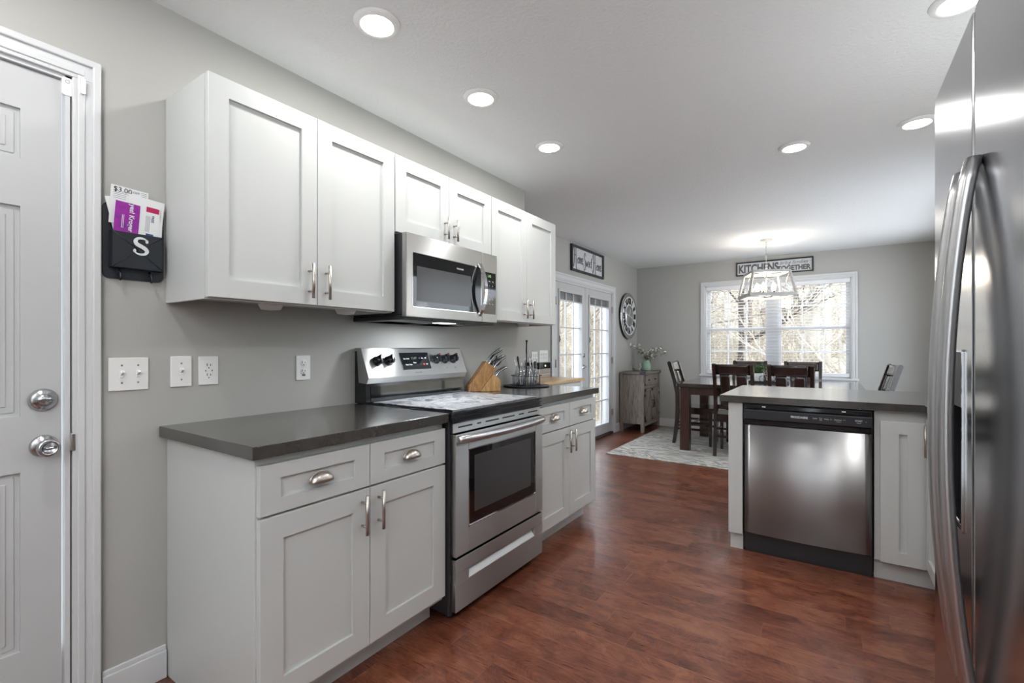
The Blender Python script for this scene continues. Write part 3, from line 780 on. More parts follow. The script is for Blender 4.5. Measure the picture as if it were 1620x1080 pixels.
b = MB(F); b.prism(rrect(MY0 + .045 - .003, MZ0 + .047, YC - .009, 1.648, .007), .0272, .0285); b.build('glass_edge', 'chrome', md)
b = MB(F); b.prism(rrect(MY0 + .068, MZ0 + .078, 2.012, 1.585, .003), .0296, .0302); b.build('mesh_window', 'mw_window', md)
text('FRIGIDAIRE', F @ T(1.925, 1.612, .0296), .011, 'print_white', md, 'brand_lettering')
b = MB(F)                                        # dark oval recess behind the handle
b.prism([(2.068 + .036 * math.cos(a_), 1.517 + .126 * math.sin(a_)) for a_ in [2 * PI * i / 28 for i in range(28)]], .0280, .0310); b.build('handle_recess', 'black_gloss', md)
b = MB(F); N = 18
P = [(2.088 , 1.375 + .290 * i / N, .030 + .046 * math.sin(PI * i / N) ** .8) for i in range(N + 1)]
L1 = [(p[0] - .013, p[1], p[2]) for p in P]; L2 = [(p[0] + .013, p[1], p[2]) for p in P]
for i in range(N): b.bar(P[i], P[i + 1], .026, .010, up=(0, 0, 1))
b.build('microwave_handle', 'chrome', md)
b = MB(F); b.prism(rrect(YC + .014, 1.390, MY1 - .018, 1.628, .004), .0275, .0295); kp = b.build('keypad', 'black_glass', mc)
text('2:45', F @ T(2.182, 1.607, .0297), .020, 'display_green', kp, 'clock_digits')
multitext([(t_, F @ T(x, 1.578 - .026 * r_, .0297), .0095, 1) for r_, row in enumerate((('Pop', 'Mug', 'Veg'), ('1', '2', '3'), ('4', '5', '6'), ('7', '8', '9'), ('Pwr', '0', 'Tmr'), ('Stop', 'Fan', 'Go'))) for t_, x in zip(row, (2.155, 2.185, 2.215))], 'print_white', kp, 'key_labels')

# ================================================================== WALL PLATES
def plate_base(y0, y1, z0, z1, x, M=None):
    b = MB(M if M is not None else ID); b.box((x + .0005, y0, z0), (x + .006, y1, z1), .0025); return b
def toggles(t, ys, z, x):
    for y in ys:
        b = MB(); b.box((x + .005, y - .005, z - .012), (x + .008, y + .005, z + .012), .001); b.bar((x + .006, y, z - .001), (x + .020, y, z + .009), .008, .008, bev=.001)
        b.build('toggle', 'plate_white', t)
        for s_ in (-.03, .03): MB().lathe([(0, 0), (.0035, 0), (.0025, .0014), (0, .0014)], 10, WX(x + .0058, y, z + s_)).build('screw', 'print_grey', t)
def duplex(t, y, z, x, gfci=False, usb=False):
    b = MB()
    if gfci: b.box((x + .0055, y - .017, z - .034), (x + .0075, y + .017, z + .034), .001)
    else:
        for s_ in (-.019, .019): b.lathe([(0, 0), (.0165, 0), (.0155, .0018), (0, .0018)], 18, WX(x + .0056, y, z + s_))
    f = b.build('receptacle', 'plate_white', t)
    b = MB(); xx = x + .0074
    for s_ in (-.019, .019):
        b.box((xx, y - .0072, z + s_ - .001), (xx + .0006, y - .0050, z + s_ + .009)); b.box((xx, y + .0050, z + s_ - .001), (xx + .0006, y + .0072, z + s_ + .007))
        b.lathe([(0, 0), (.0028, 0), (0, .0006)], 8, WX(xx, y, z + s_ - .008))
    if gfci: b.box((xx, y - .013, z - .003), (xx + .0006, y - .010, z + .003)); b.box((xx, y + .010, z - .003), (xx + .0006, y + .013, z + .003))
    if usb: b.box((xx, y - .008, z - .0385), (xx + .0006, y + .008, z - .0335))
    b.build('slots', 'slot_dark', f)
o = plate_base(.561, .674, 1.050, 1.163, 0).build('switch_plate', 'plate_white'); tag(o, 'white double toggle switch plate on the wall nearest the entry door', 'switch'); toggles(o, (.597, .643), 1.107, 0)
o = plate_base(.741, .811, 1.052, 1.166, 0).build('switch_plate', 'plate_white'); tag(o, 'white single toggle switch plate left of the test-button outlet', 'switch'); toggles(o, (.776,), 1.109, 0)
o = plate_base(.834, .905, 1.053, 1.164, 0).build('outlet_plate', 'plate_white'); tag(o, 'white rectangular outlet with test buttons beside the single toggle switch', 'outlet'); duplex(o, .8695, 1.108, 0, gfci=True)
o = plate_base(1.235, 1.304, 1.049, 1.162, 0).build('outlet_plate', 'plate_white'); tag(o, 'white outlet with a small charging port on the wall left of the range', 'outlet'); duplex(o, 1.2695, 1.108, 0, usb=True)
o = plate_base(4.277, 4.451, 1.047, 1.168, XP).build('outlet_plate', 'plate_white'); tag(o, 'white three-gang outlet plate above the coffee machine beside the patio doors', 'outlet')
for y in (4.315, 4.364, 4.413): duplex(o, y, 1.108, XP)
o = plate_base(4.12, 4.235, 1.047, 1.155, XP).build('outlet_plate', 'plate_white'); tag(o, 'white outlet plate half hidden behind the utensil caddy', 'outlet'); duplex(o, 4.155, 1.10, XP); duplex(o, 4.20, 1.10, XP)
b = plate_base(0, .07, -.057, .057, 0, WY(.62, YF, .42) @ Matrix(((0, 1, 0, 0), (0, 0, 1, 0), (1, 0, 0, 0), (0, 0, 0, 1))))
o = b.build('outlet_plate', 'plate_white'); tag(o, 'white outlet plate low on the far wall behind the dining chairs', 'outlet')

# ================================================================== MAIL HOLDER
mh = thing('mail_holder', 'black metal envelope-shaped wall mail holder with white letter S', 'mail holder', (0, .632, 1.43))
F = WX(0, 0, 0)
b = MB(F); b.prism(rrect(.545, 1.432, .719, 1.688, .02), .001, .006, bev=.0008); b.build('back_plate', 'mail_black', mh)
b = MB(F); py0, py1, pz0, pz1, d_ = .562, .708, 1.468, 1.590, .034
b.box((py0, pz0, .006), (py0 + .002, pz1, d_)); b.box((py1 - .002, pz0, .006), (py1, pz1, d_)); b.box((py0, pz0, .006), (py1, pz0 + .002, d_)); b.box((py0, pz0, d_ - .002), (py1, pz1, d_), .0008)
pk = b.build('pocket', 'mail_black', mh)
cxm, czm = (py0 + py1) / 2, 1.535
b = MB(F)
for q in ((py0, pz1), (py1, pz1), (py0, pz0), (py1, pz0)): b.tube([(q[0], q[1], d_), (cxm, czm, d_ + .0008)], .0016, 6)
b.build('envelope_creases', 'mail_black', pk)
def sweep_S(b, M, s):                             # serif S as a swelling stroke
    pts = [(.30, .30), (.24, .44), (.05, .50), (-.17, .46), (-.28, .30), (-.22, .12), (0, .0), (.20, -.12), (.30, -.28), (.20, -.45), (-.04, -.50), (-.26, -.44), (-.34, -.28)]
    wv = [.03, .04, .06, .075, .10, .115, .12, .115, .10, .075, .06, .04, .03]
    sm, sw = [], []
    for i in range(len(pts) - 1):
        p0 = pts[max(i - 1, 0)]; p1 = pts[i]; p2 = pts[i + 1]; p3 = pts[min(i + 2, len(pts) - 1)]
        for k in range(5):
            t_ = k / 5; f = lambda a, b_, c, d: .5 * ((2 * b_) + (-a + c) * t_ + (2 * a - 5 * b_ + 4 * c - d) * t_ ** 2 + (-a + 3 * b_ - 3 * c + d) * t_ ** 3)
            sm.append((f(p0[0], p1[0], p2[0], p3[0]), f(p0[1], p1[1], p2[1], p3[1]))); sw.append(wv[i] * (1 - t_) + wv[i + 1] * t_)
    sm.append(pts[-1]); sw.append(wv[-1]); L, Rr = [], []
    for i, p in enumerate(sm):
        q = sm[min(i + 1, len(sm) - 1)]; o_ = sm[max(i - 1, 0)]; dx, dy = q[0] - o_[0], q[1] - o_[1]; l = math.hypot(dx, dy); nx, ny = -dy / l, dx / l
        L.append((s * (p[0] + nx * sw[i]), s * (p[1] + ny * sw[i]))); Rr.append((s * (p[0] - nx * sw[i]), s * (p[1] - ny * sw[i])))
    for i in range(len(sm) - 1):
        b.prism([L[i], L[i + 1], Rr[i + 1], Rr[i]], 0, .002, M)
    for (x, y, r_) in ((.30, .33, .075), (-.33, -.31, .075)): b.prism([(s * (x + r_ * math.cos(a_)), s * (y + 1.5 * r_ * math.sin(a_))) for a_ in [2 * PI * i / 10 for i in range(10)]], 0, .0024, M)
b = MB(F); sweep_S(b, T(.642, 1.548, d_ + .0006), .056); b.build('letter_s', 'print_white', pk)
for y in (.588, .676):
    b = MB(F)
    b.tube([(y, 1.463, .007), (y, 1.452, .022), (y, 1.435, .030), (y, 1.428, .022), (y, 1.434, .012)], [.004, .004, .004, .0035, .003], 8)
    b.box((y - .007, 1.448, .006), (y + .007, 1.466, .009), .001)
    b.build('hook', 'mail_black', mh)
def sheet(label, M, w, h, m, name='envelope', t=.0012):
    b = MB(M); b.box((-w / 2, -h / 2, 0), (w / 2, h / 2, t)); o = b.build(name, m); return tag(o, label, 'mail')
sheet('white envelope leaning left at the back of the mail holder', F @ T(.598, 1.652, .012) @ RZ(R(12)), .075, .12, 'paper')
M1 = F @ T(.614, 1.680, .015) @ RZ(R(-3)); o = sheet('white coupon sheet reading $3.00 OFF sticking up in the mail holder', M1, .105, .13, 'paper', 'coupon_sheet')
text('$3.00', M1 @ T(-.020, .052, .0013), .023, 'print_black', o, 'price_lettering'); text('OFF', M1 @ T(.018, .054, .0013), .011, 'print_grey', o, 'off_lettering')
b = MB(M1)
for k in range(7): b.box((-.045 if k > 2 else .032, .058 - .006 * k, .0012), (.048 if k < 4 else -.01, .0592 - .006 * k, .0016))
b.build('fine_print', 'print_grey', o)
sheet('large white envelope behind the magenta card in the mail holder', F @ T(.660, 1.664, .019) @ RZ(R(-5)), .105, .115, 'paper')
M2 = F @ T(.640, 1.642, .0235) @ RZ(R(-4)); o = sheet('white folded flyer reading FREE beside the magenta card', M2 @ T(.020, 0, 0), .078, .105, 'paper', 'flyer')
text('FREE', M2 @ T(.038, .012, .0015) @ RZ(R(-90)), .012, 'print_navy', o, 'free_lettering')
b = MB(M2); b.box((.018, .034, .0012), (.056, .052, .0018)); b.build('pink_band', 'card_pink', o)
b = MB(M2); b.box((.022, -.05, .0012), (.044, -.042, .0018)); b.build('blue_band', 'print_navy', o)
b = MB(M2)
for k in range(4): b.box((.019 + .0035 * k, -.036, .0012), (.020 + .0035 * k, .02, .0016))
b.build('fine_print', 'print_grey', o)
M3 = F @ T(.605, 1.638, .0255) @ RZ(R(-4)); o = sheet('purple and magenta store card with white script in the mail holder', M3, .068, .108, 'card_magenta', 'store_card')
text('yes! Kroger', M3 @ T(.012, .004, .0014) @ RZ(R(-90)), .020, 'print_white', o, 'brand_lettering', off=.0004)
b = MB(M3); b.box((-.010, -.035, .0012), (-.0085, .01, .0016)); b.box((-.014, -.035, .0012), (-.0125, .01, .0016)); b.build('fine_print', 'print_white', o)
sheet('small white slip at the right end of the mail holder', F @ T(.695, 1.615, .022) @ RZ(R(-3)), .026, .075, 'paper', 'paper_slip')

# ================================================================== KNIFE BLOCK
KB = T(.140, 2.455, .9145) @ RZ(R(90 + 8))
# local: x along slot direction (towards -y = towards range is the low end); built in xz profile
PR = FR((0, 0, 0), (1, 0, 0), (0, 0, 1), (0, -1, 0))
KBM = T(.135, 2.47, .9145) @ RZ(R(52))             # local +x points away from the range, along the counter
kb = thing('knife_block', 'angled wooden knife block beside the range', 'knife block', (.135, 2.47, .9145))
b = MB(KBM); b.prism([(-.115, 0), (-.040, 0), (.070, .145), (.0, .195), (-.115, .034)], -.045, .045, PR, bev=.002); b.build('block', 'acacia', kb)
b = MB(KBM); b.prism([(-.037, .0), (.098, 0), (.098, .070), (.066, .103), (.048, .112)], -.043, .043, PR, bev=.002); b.build('wedge_foot', 'oak', kb)
b = MB(KBM); b.box((.0977, -.012, .014), (.0992, .012, .04)); b.build('maker_label', 'print_white', kb)
kd = Vector((.098 + .0, 0, .128)).normalized(); kd = Vector((math.cos(R(50)), 0, math.sin(R(50))))
kn = [(.022, .024, .186, .150, 'large steel-handled knife at the top back of the wooden block'),
      (.030, -.022, .180, .142, 'large steel-handled knife at the top front of the wooden block'),
      (.058, .020, .158, .125, 'middle steel-handled knife rear of the wooden block'),
      (.064, -.024, .152, .125, 'middle steel-handled knife front of the wooden block'),
      (.078, .016, .100, .105, 'small steel-handled knife low in the wooden block, rear one'),
      (.076, -.024, .098, .110, 'small steel-handled knife low in the wooden block, front one')]
kd = Vector((math.cos(R(46)), 0, math.sin(R(46))))
for (lx, ly, lz, L_, lab) in kn:
    p = Vector((lx, ly, lz)) - kd * .02; dd = kd if lz > .1 else Vector((math.cos(R(42)), 0, math.sin(R(42))))
    up = Vector((-dd.z, 0, dd.x))
    pts = [p + dd * (L_ * s_) + up * (.010 * math.sin(PI * s_ * 1.15)) for s_ in (0, .1, .3, .55, .8, .95, 1.02)]
    b = MB(KBM); b.tube(pts, [.009, .011, .010, .0125, .0125, .013, .009], 10, flat=.62)
    o = b.build('knife', 'satin_nickel'); tag(o, lab, 'knife', 'knives in the wooden block')
    b = MB(KBM); q = p + dd * (.012); b.tube([p - dd * .012, q], .0095, 10, flat=.62); b.build('bolster', 'chrome', o)
b = MB(KBM)                                       # scissors
c0 = Vector((.050, .0, .178)); 
for s_ in (-1, 1):
    e = [c0 + kd * (.035 + .027 * math.cos(a_)) + Vector((-kd.z, 0, kd.x)) * (.020 * s_ - .004 + .015 * math.sin(a_)) for a_ in [2 * PI * i / 16 for i in range(16)]]
    b.tube(e, .0042, 8, closed=True)
b.tube([c0 - kd * .02, c0 + kd * .012], .007, 8)
tag(b.build('scissors', 'black_metal'), 'kitchen scissors with black loop handles in the wooden block', 'scissors')

# ================================================================== CADDY ON ROUND TRAY
TX, TY, TZ = .165, 2.940, .9145
b = MB(T(TX, TY, TZ)); b.lathe([(0, 0), (.150, 0), (.168, .004), (.170, .008), (.160, .0065), (.0, .005)], 48)
tag(b.build('round_tray', 'black_metal'), 'round black tray under the bottle caddy on the right countertop', 'tray')
cd_ = thing('bottle_caddy', 'black wire caddy with tall loop handle standing on the round tray', 'caddy', (TX, TY, TZ + .0055))
zc = TZ + .0055
def circ(r, z, n=32): return [(TX + r * math.cos(2 * PI * i / n), TY + r * math.sin(2 * PI * i / n), z) for i in range(n)]
b = MB(); b.tube(circ(.112, zc + .074, 40), .0026, 8, closed=True); b.build('ring', 'black_metal', cd_)
b = MB(); b.tube(circ(.112, zc + .004, 40), .0026, 8, closed=True)
for k in range(3):
    a_ = k * PI / 3; b.tube([(TX + .112 * math.cos(a_), TY + .112 * math.sin(a_), zc + .003), (TX - .112 * math.cos(a_), TY - .112 * math.sin(a_), zc + .003)], .0022, 6)
    for s_ in (0, PI): b.tube([(TX + .112 * math.cos(a_ + s_), TY + .112 * math.sin(a_ + s_), zc + .003), (TX + .112 * math.cos(a_ + s_), TY + .112 * math.sin(a_ + s_), zc + .074)], .0022, 6)
b.build('base_wires', 'black_metal', cd_)
b = MB(); b.tube([(TX, TY, zc + .002), (TX, TY, zc + .30)], .0042, 8); b.tube([(TX, TY, zc + .235), (TX + .003, TY - .006, zc + .25), (TX + .003, TY - .004, zc + .30), (TX, TY + .002, zc + .318), (TX, TY + .006, zc + .322)], .0055, 8)
b.ball((TX, TY + .002, zc + .325), .009); b.build('handle_post', 'black_metal', cd_)
bt = thing('glass_bottle', 'small clear milk-style bottle in the black caddy', 'bottle', (TX, TY, zc))
b = MB(T(TX, TY, zc)); 
prof = [(0, .001), (.026, .001), (.029, .006), (.029, .070), (.026, .085), (.015, .112), (.0135, .135), (.016, .137), (.016, .144), (.0125, .144), (.0115, .133), (.0130, .112), (.024, .084), (.027, .070), (.027, .008), (0, .005)]
b.lathe(prof, 18); b.build('bottle_glass', 'bottle_glass', bt)
spots = [(math.cos(R(a_)) * .066, math.sin(R(a_)) * .066) for a_ in (20, 80, 140, 200, 260, 320)]
places = ['nearest the coffee machine', 'on the coffee-machine side by the wall', 'against the wall', 'nearest the knife block by the wall', 'nearest the knife block', 'on the open side toward the room']
for i, (dx, dy) in enumerate(spots):
    lab = 'clear glass bottle of utensils in the caddy, ' + ['the far one toward the patio doors', 'the rear one toward the patio doors', 'the rear one against the wall', 'the one against the wall by the knives', 'the near one beside the knife block', 'the front one facing the room'][i]
    if i == 0: bt.location = (TX + dx, TY + dy, zc); bt['label'] = lab; bt['group'] = 'bottles in the caddy'
    else: dup(bt, (TX + dx, TY + dy, zc), 0, lab, 'bottles in the caddy')
random.seed(4)
kinds = ['silver', 'silver', 'silver', 'silver', 'black', 'silver', 'black', 'silver', 'silver', 'silver', 'silver', 'silver', 'silver', 'silver', 'silver', 'silver', 'silver']
for i, kd_ in enumerate(kinds):
    bx, by = spots[i % 6]; a_ = random.uniform(0, 6.28); tl = random.uniform(.004, .009)
    base_ = Vector((TX + bx - tl * math.cos(a_) * 2, TY + by - tl * math.sin(a_) * 2, zc + .012)); top_ = Vector((TX + bx + tl * math.cos(a_) * 3.4, TY + by + tl * math.sin(a_) * 3.4, zc + random.uniform(.165, .215)))
    if i in (3, 4, 10): top_ = Vector((TX + bx * 1.5, TY + by * 1.45, zc + .215)); base_ = Vector((TX + bx * .75, TY + by * .8, zc + .012))
    b = MB(); d_ = (top_ - base_); pts = [base_ + d_ * s_ for s_ in (0, .25, .5, .8, .93, 1.0)]
    b.tube(pts, [.003, .0028, .003, .0042, .0055, .0035] if kd_ == 'silver' else [.003, .003, .003, .010, .014, .008], 8, flat=.45)
    o = b.build('utensil', 'chrome' if kd_ == 'silver' else 'black_metal')
    tag(o, 'silver cutlery handle standing in a glass bottle of the caddy' if kd_ == 'silver' else 'black-headed utensil standing in a glass bottle of the caddy', 'utensil', 'silver cutlery in the caddy bottles' if kd_ == 'silver' else 'black utensils in the caddy bottles')

# ================================================================== CART WITH WOOD TOP, COFFEE MACHINE
ct = thing('kitchen_cart', 'white cabinet with light butcher-block top between countertop and patio doors', 'cart', (-.255, 3.85, 0))
b = MB(); b.box((XP + .004, 3.42, .872), (-.002, 4.29, .898), .003); b.build('wood_top', 'butcher', ct)
b = MB(); b.box((XP + .02, 3.45, .0), (-.03, 4.25, .871), .003); b.build('cart_body', 'cabinet_white', ct)
b = MB(WX(-.03, 0, 0)); shaker(b, 3.46, .05, 3.848, .86, .06, .016); b.build('door', 'cabinet_white', ct)
b = MB(WX(-.03, 0, 0)); shaker(b, 3.852, .05, 4.24, .86, .06, .016); b.build('door', 'cabinet_white', ct)
cm = thing('coffee_machine', 'black and silver countertop coffee machine on the butcher-block cart', 'coffee machine', (-.38, 4.07, .898))
b = MB(); b.box((-.50, 3.98, .8985), (-.34, 4.19, .935), .004); b.box((-.50, 3.98, .942), (-.345, 4.19, .985), .004); b.box((-.49, 3.99, .93), (-.36, 4.18, .95)); b.build('silver_base', 'nickel', cm)
b = MB(); b.box((-.50, 3.975, .988), (-.335, 4.195, 1.050), .006); hd = b.build('black_head', 'black_gloss', cm)
b = MB(WX(-.335, 4.085, 1.018)); b.lathe([(0, 0), (.007, 0), (.006, .003), (0, .003)], 14); b.build('indicator_light', 'small_glow', hd)

# ================================================================== SIGNS AND CLOCK
def framed(name, label, F, w, h, fw=.014, d=.022):
    t = thing(name, label, 'sign', F.translation)
    b = MB(F); b.box((-w / 2, -h / 2, .002), (-w / 2 + fw, h / 2, d), .001); b.box((w / 2 - fw, -h / 2, .002), (w / 2, h / 2, d), .001)
    b.box((-w / 2 + fw, -h / 2, .002), (w / 2 - fw, -h / 2 + fw, d), .001); b.box((-w / 2 + fw, h / 2 - fw, .002), (w / 2 - fw, h / 2, d), .001); b.build('frame', 'black_metal', t)
    b = MB(F); b.box((-w / 2 + .004, -h / 2 + .004, .002), (w / 2 - .004, h / 2 - .004, .010)); b.build('board', 'sign_board', t)
    return t
SF = WX(XP, 5.455, 2.262); s1 = framed('wall_sign', 'black-framed white sign with brush script Home Sweet Home above the patio doors', SF, .94, .312, .026, .03)
def strokes(b, M, lines, r):
    for ln in lines:
        sm = []
        n = len(ln)
        for i in range(n - 1):
            p0, p1, p2, p3 = ln[max(i - 1, 0)], ln[i], ln[i + 1], ln[min(i + 2, n - 1)]
            for k in range(4):
                t_ = k / 4; g = lambda a, b_, c, d: .5 * ((2 * b_) + (-a + c) * t_ + (2 * a - 5 * b_ + 4 * c - d) * t_ ** 2 + (-a + 3 * b_ - 3 * c + d) * t_ ** 3)
                sm.append((g(p0[0], p1[0], p2[0], p3[0]), g(p0[1], p1[1], p2[1], p3[1])))
        sm.append(ln[-1])
        for i in range(len(sm) - 1):
            (x0, y0), (x1, y1) = sm[i], sm[i + 1]; dx, dy = x1 - x0, y1 - y0; l = math.hypot(dx, dy) or 1e-6
            w0 = r * (1.5 if dy < 0 else .8)
            nx, ny = -dy / l * w0, dx / l * w0
            b.prism([(x0 + nx - dx * .2, y0 + ny - dy * .2), (x1 + nx + dx * .2, y1 + ny + dy * .2), (x1 - nx + dx * .2, y1 - ny + dy * .2), (x0 - nx - dx * .2, y0 - ny - dy * .2)], .0100, .0104 + .0001 * (i % 7), M)
GL = {'H': ([[(-.1, .55), (.0, .9), (.08, .75), (.07, .2), (.0, -.25), (-.1, -.1)], [(.07, .4), (.25, .45)], [(.26, .95), (.27, .4), (.30, -.2), (.36, -.42)]], .46),
      'o': ([[(.12, .32), (.0, .15), (.10, .0), (.22, .15), (.14, .32), (.26, .28)]], .24),
      'm': ([[(0, .36), (.02, 0), (.05, .25), (.12, .33), (.14, 0), (.18, .26), (.25, .32), (.28, 0)]], .30),
      'e': ([[(0, .15), (.16, .24), (.10, .38), (0, .2), (.08, 0), (.22, .1)]], .22),
      'S': ([[(.30, .68), (.18, .85), (.06, .62), (.18, .35), (.24, .0), (.10, -.3), (-.06, -.1), (.06, .08)]], .30),
      'w': ([[(0, .34), (.05, 0), (.12, .28), (.18, 0), (.26, .36)]], .28),
      't': ([[(.08, .62), (.08, .05), (.16, 0)], [(0, .40), (.18, .42)]], .18)}
def script(word, M, size, r, parent, name, m='sign_grey', sx=1.0):
    b = MB(); x = 0
    for ch in word:
        st, adv = GL[ch]; strokes(b, M, [[((x + px) * size * sx, py * size) for px, py in ln] for ln in st], r); x += adv
    return b.build(name, m, parent)
script('Home', SF @ T(-.395, -.045, 0), .200, .0068, s1, 'script_lettering', sx=1.12)
script('Sweet', SF @ T(-.115, -.055, 0), .185, .0060, s1, 'script_lettering', sx=1.10)
script('Home', SF @ T(.155, -.060, 0), .200, .0068, s1, 'script_lettering', sx=1.12)

KF = WY(1.3735, YF, 2.290); s2 = framed('wall_sign', 'long black-framed sign reading KITCHENS bring families TOGETHER above the window', KF, .918, .190, .016, .025)
text('KITCHENS', KF @ T(-.185, -.005, .0102), .150, 'sign_grey', s2, 'block_lettering', sx=.70, off=.006)
text('TOGETHER', KF @ T(.235, -.034, .0102), .088, 'sign_grey', s2, 'block_lettering', sx=.84, off=.0042)
text('bring families', KF @ T(.235, .040, .0102), .066, 'sign_grey', s2, 'script_lettering', sx=.92, shear=.35)

CKF = WX(XP, 6.862, 1.668); ck = thing('wall_clock', 'large round mirrored clock with Roman numerals beside the patio doors', 'clock', CKF.translation)
b = MB(CKF); b.lathe([(0, .003), (.335, .003), (.345, .010), (.345, .030), (.338, .036), (.30, .034), (0, .030)], 64); b.build('clock_body', 'black_metal', ck)
b = MB(CKF); b.lathe([(.290, .034), (.294, .0375), (.338, .0385), (.343, .034)], 64, cap=False); b.build('mirror_rim', 'chrome', ck)
b = MB(CKF); ring_prism(b, arc(0, 0, .288, 0, 2 * PI, 64)[:-1], arc(0, 0, .272, 0, 2 * PI, 64)[:-1], .034, .040); ring_prism(b, arc(0, 0, .172, 0, 2 * PI, 64)[:-1], arc(0, 0, .158, 0, 2 * PI, 64)[:-1], .034, .040)
b.build('numeral_rings', 'print_white', ck)
b = MB(CKF); ring_prism(b, arc(0, 0, .273, 0, 2 * PI, 64)[:-1], arc(0, 0, .170, 0, 2 * PI, 64)[:-1], .034, .036); b.build('numeral_band', 'print_white', ck)
b = MB(CKF); b.lathe([(0, .0345), (.160, .0345), (.158, .037), (0, .037)], 48); b.build('mirror_disc', 'chrome', ck)
for i, rn in enumerate(('XII', 'I', 'II', 'III', 'IIII', 'V', 'VI', 'VII', 'VIII', 'IX', 'X', 'XI')):
    text(rn, CKF @ RZ(-i * PI / 6) @ T(0, .221, .0365), .120, 'print_black', ck, 'numeral', ext=.001, sx=.85 if len(rn) < 4 else .66, off=.009)
b = MB(CKF)
for a_, l_, w_ in ((R(90 - 282), .20, .006), (R(90 - 280 + 180), .05, .006), (R(90 - 20), .11, .008)):
    b.bar((0, 0, .041), (l_ * math.cos(a_), l_ * math.sin(a_), .041), w_ * 2, .002, up=(0, 0, 1))
b.bar((0, 0, .041), (.13 * math.cos(R(-12)), .13 * math.sin(R(-12)), .041), .012, .002); b.lathe([(0, .038), (.014, .038), (.012, .044), (0, .044)], 16)
b.build('hands', 'print_white', ck)

# ================================================================== HUTCH
HX0, HX1, HY0, HY1, HZ = XP + .018, -.155, 6.525, 7.272, .850
hu = thing('sideboard', 'weathered grey wood sideboard with crossed doors in the corner by the patio doors', 'sideboard', ((HX0 + HX1) / 2, (HY0 + HY1) / 2, 0))
b = MB()
b.box((HX0 + .01, HY0 + .012, .115), (HX1 - .012, HY1 - .012, HZ - .035))
for x in (HX0, HX1 - .045):
    for y in (HY0, HY1 - .045): b.box((x, y, 0), (x + .045, y + .045, HZ - .03), .003)
for k in range(1, 4):
    x = HX0 + .045 + (HX1 - HX0 - .09) * k / 4
b.box((HX1 - .03, HY0 + .04, .085), (HX1 - .004, HY1 - .04, .14), .002); b.box((HX1 - .03, HY0 + .04, .62), (HX1 - .006, HY1 - .04, .65), .002)
b.build('sideboard_body', 'hutch_wood', hu)
MB().box((HX0 - .002, HY0 - .012, HZ - .032), (HX1 + .012, HY1 + .012, HZ), .003).build('sideboard_top', 'hutch_top', hu)
b = MB()
for y in (HY0 - .014, HY1 - .044): b.box((HX1 - .05, y, HZ - .034), (HX1 + .0145, y + .058, HZ + .0015), .001)
b.build('corner_brackets', 'black_metal', hu)
F = WX(HX1 - .012, 0, 0); a, c = HY0 + .055, HY1 - .055
b = MB(F); b.box((a, .66, .001), (c, .805, .012)); 
for q in ((a, .66, a + .03, .805), (c - .03, .66, c, .805), (a, .66, c, .685), (a, .78, c, .805)): b.box((q[0], q[1], .001), (q[2], q[3], .018), .001)
dr = b.build('drawer_front', 'hutch_wood', hu)
for y in (a + .17, c - .17):
    b = MB(F @ T(y, .732, .012)); b.box((-.028, -.008, 0), (.028, .008, .016), .003); b.build('drawer_pull', 'black_metal', dr)
m_ = (a + c) / 2
for k, (p, q) in enumerate(((a, m_ - .002), (m_ + .002, c))):
    b = MB(F); b.box((p, .145, .001), (q, .61, .010))
    for e in ((p, .145, p + .04, .61), (q - .04, .145, q, .61), (p, .145, q, .185), (p, .57, q, .61)): b.box((e[0], e[1], .001), (e[2], e[3], .020), .0015)
    if k == 0: b.bar((p + .045, .19, .014), (q - .045, .565, .014), .030, .010, up=(0, 0, 1))
    else: b.bar((p + .045, .565, .014), (q - .045, .19, .014), .030, .010, up=(0, 0, 1))
    dd = b.build('door', 'hutch_wood', hu)
    b = MB(F); hy = q - .018 if k == 0 else p + .018; b.tube([(hy, .33, .02), (hy, .33, .042), (hy, .43, .042), (hy, .43, .02)], .005, 6); b.build('handle', 'black_metal', dd)
    b = MB(F); hy = p - .002 if k == 0 else q + .002
    for z in (.21, .52): b.box((hy - .016, z - .018, .012), (hy + .016, z + .018, .024), .001)
    b.build('hinge', 'black_metal', dd)

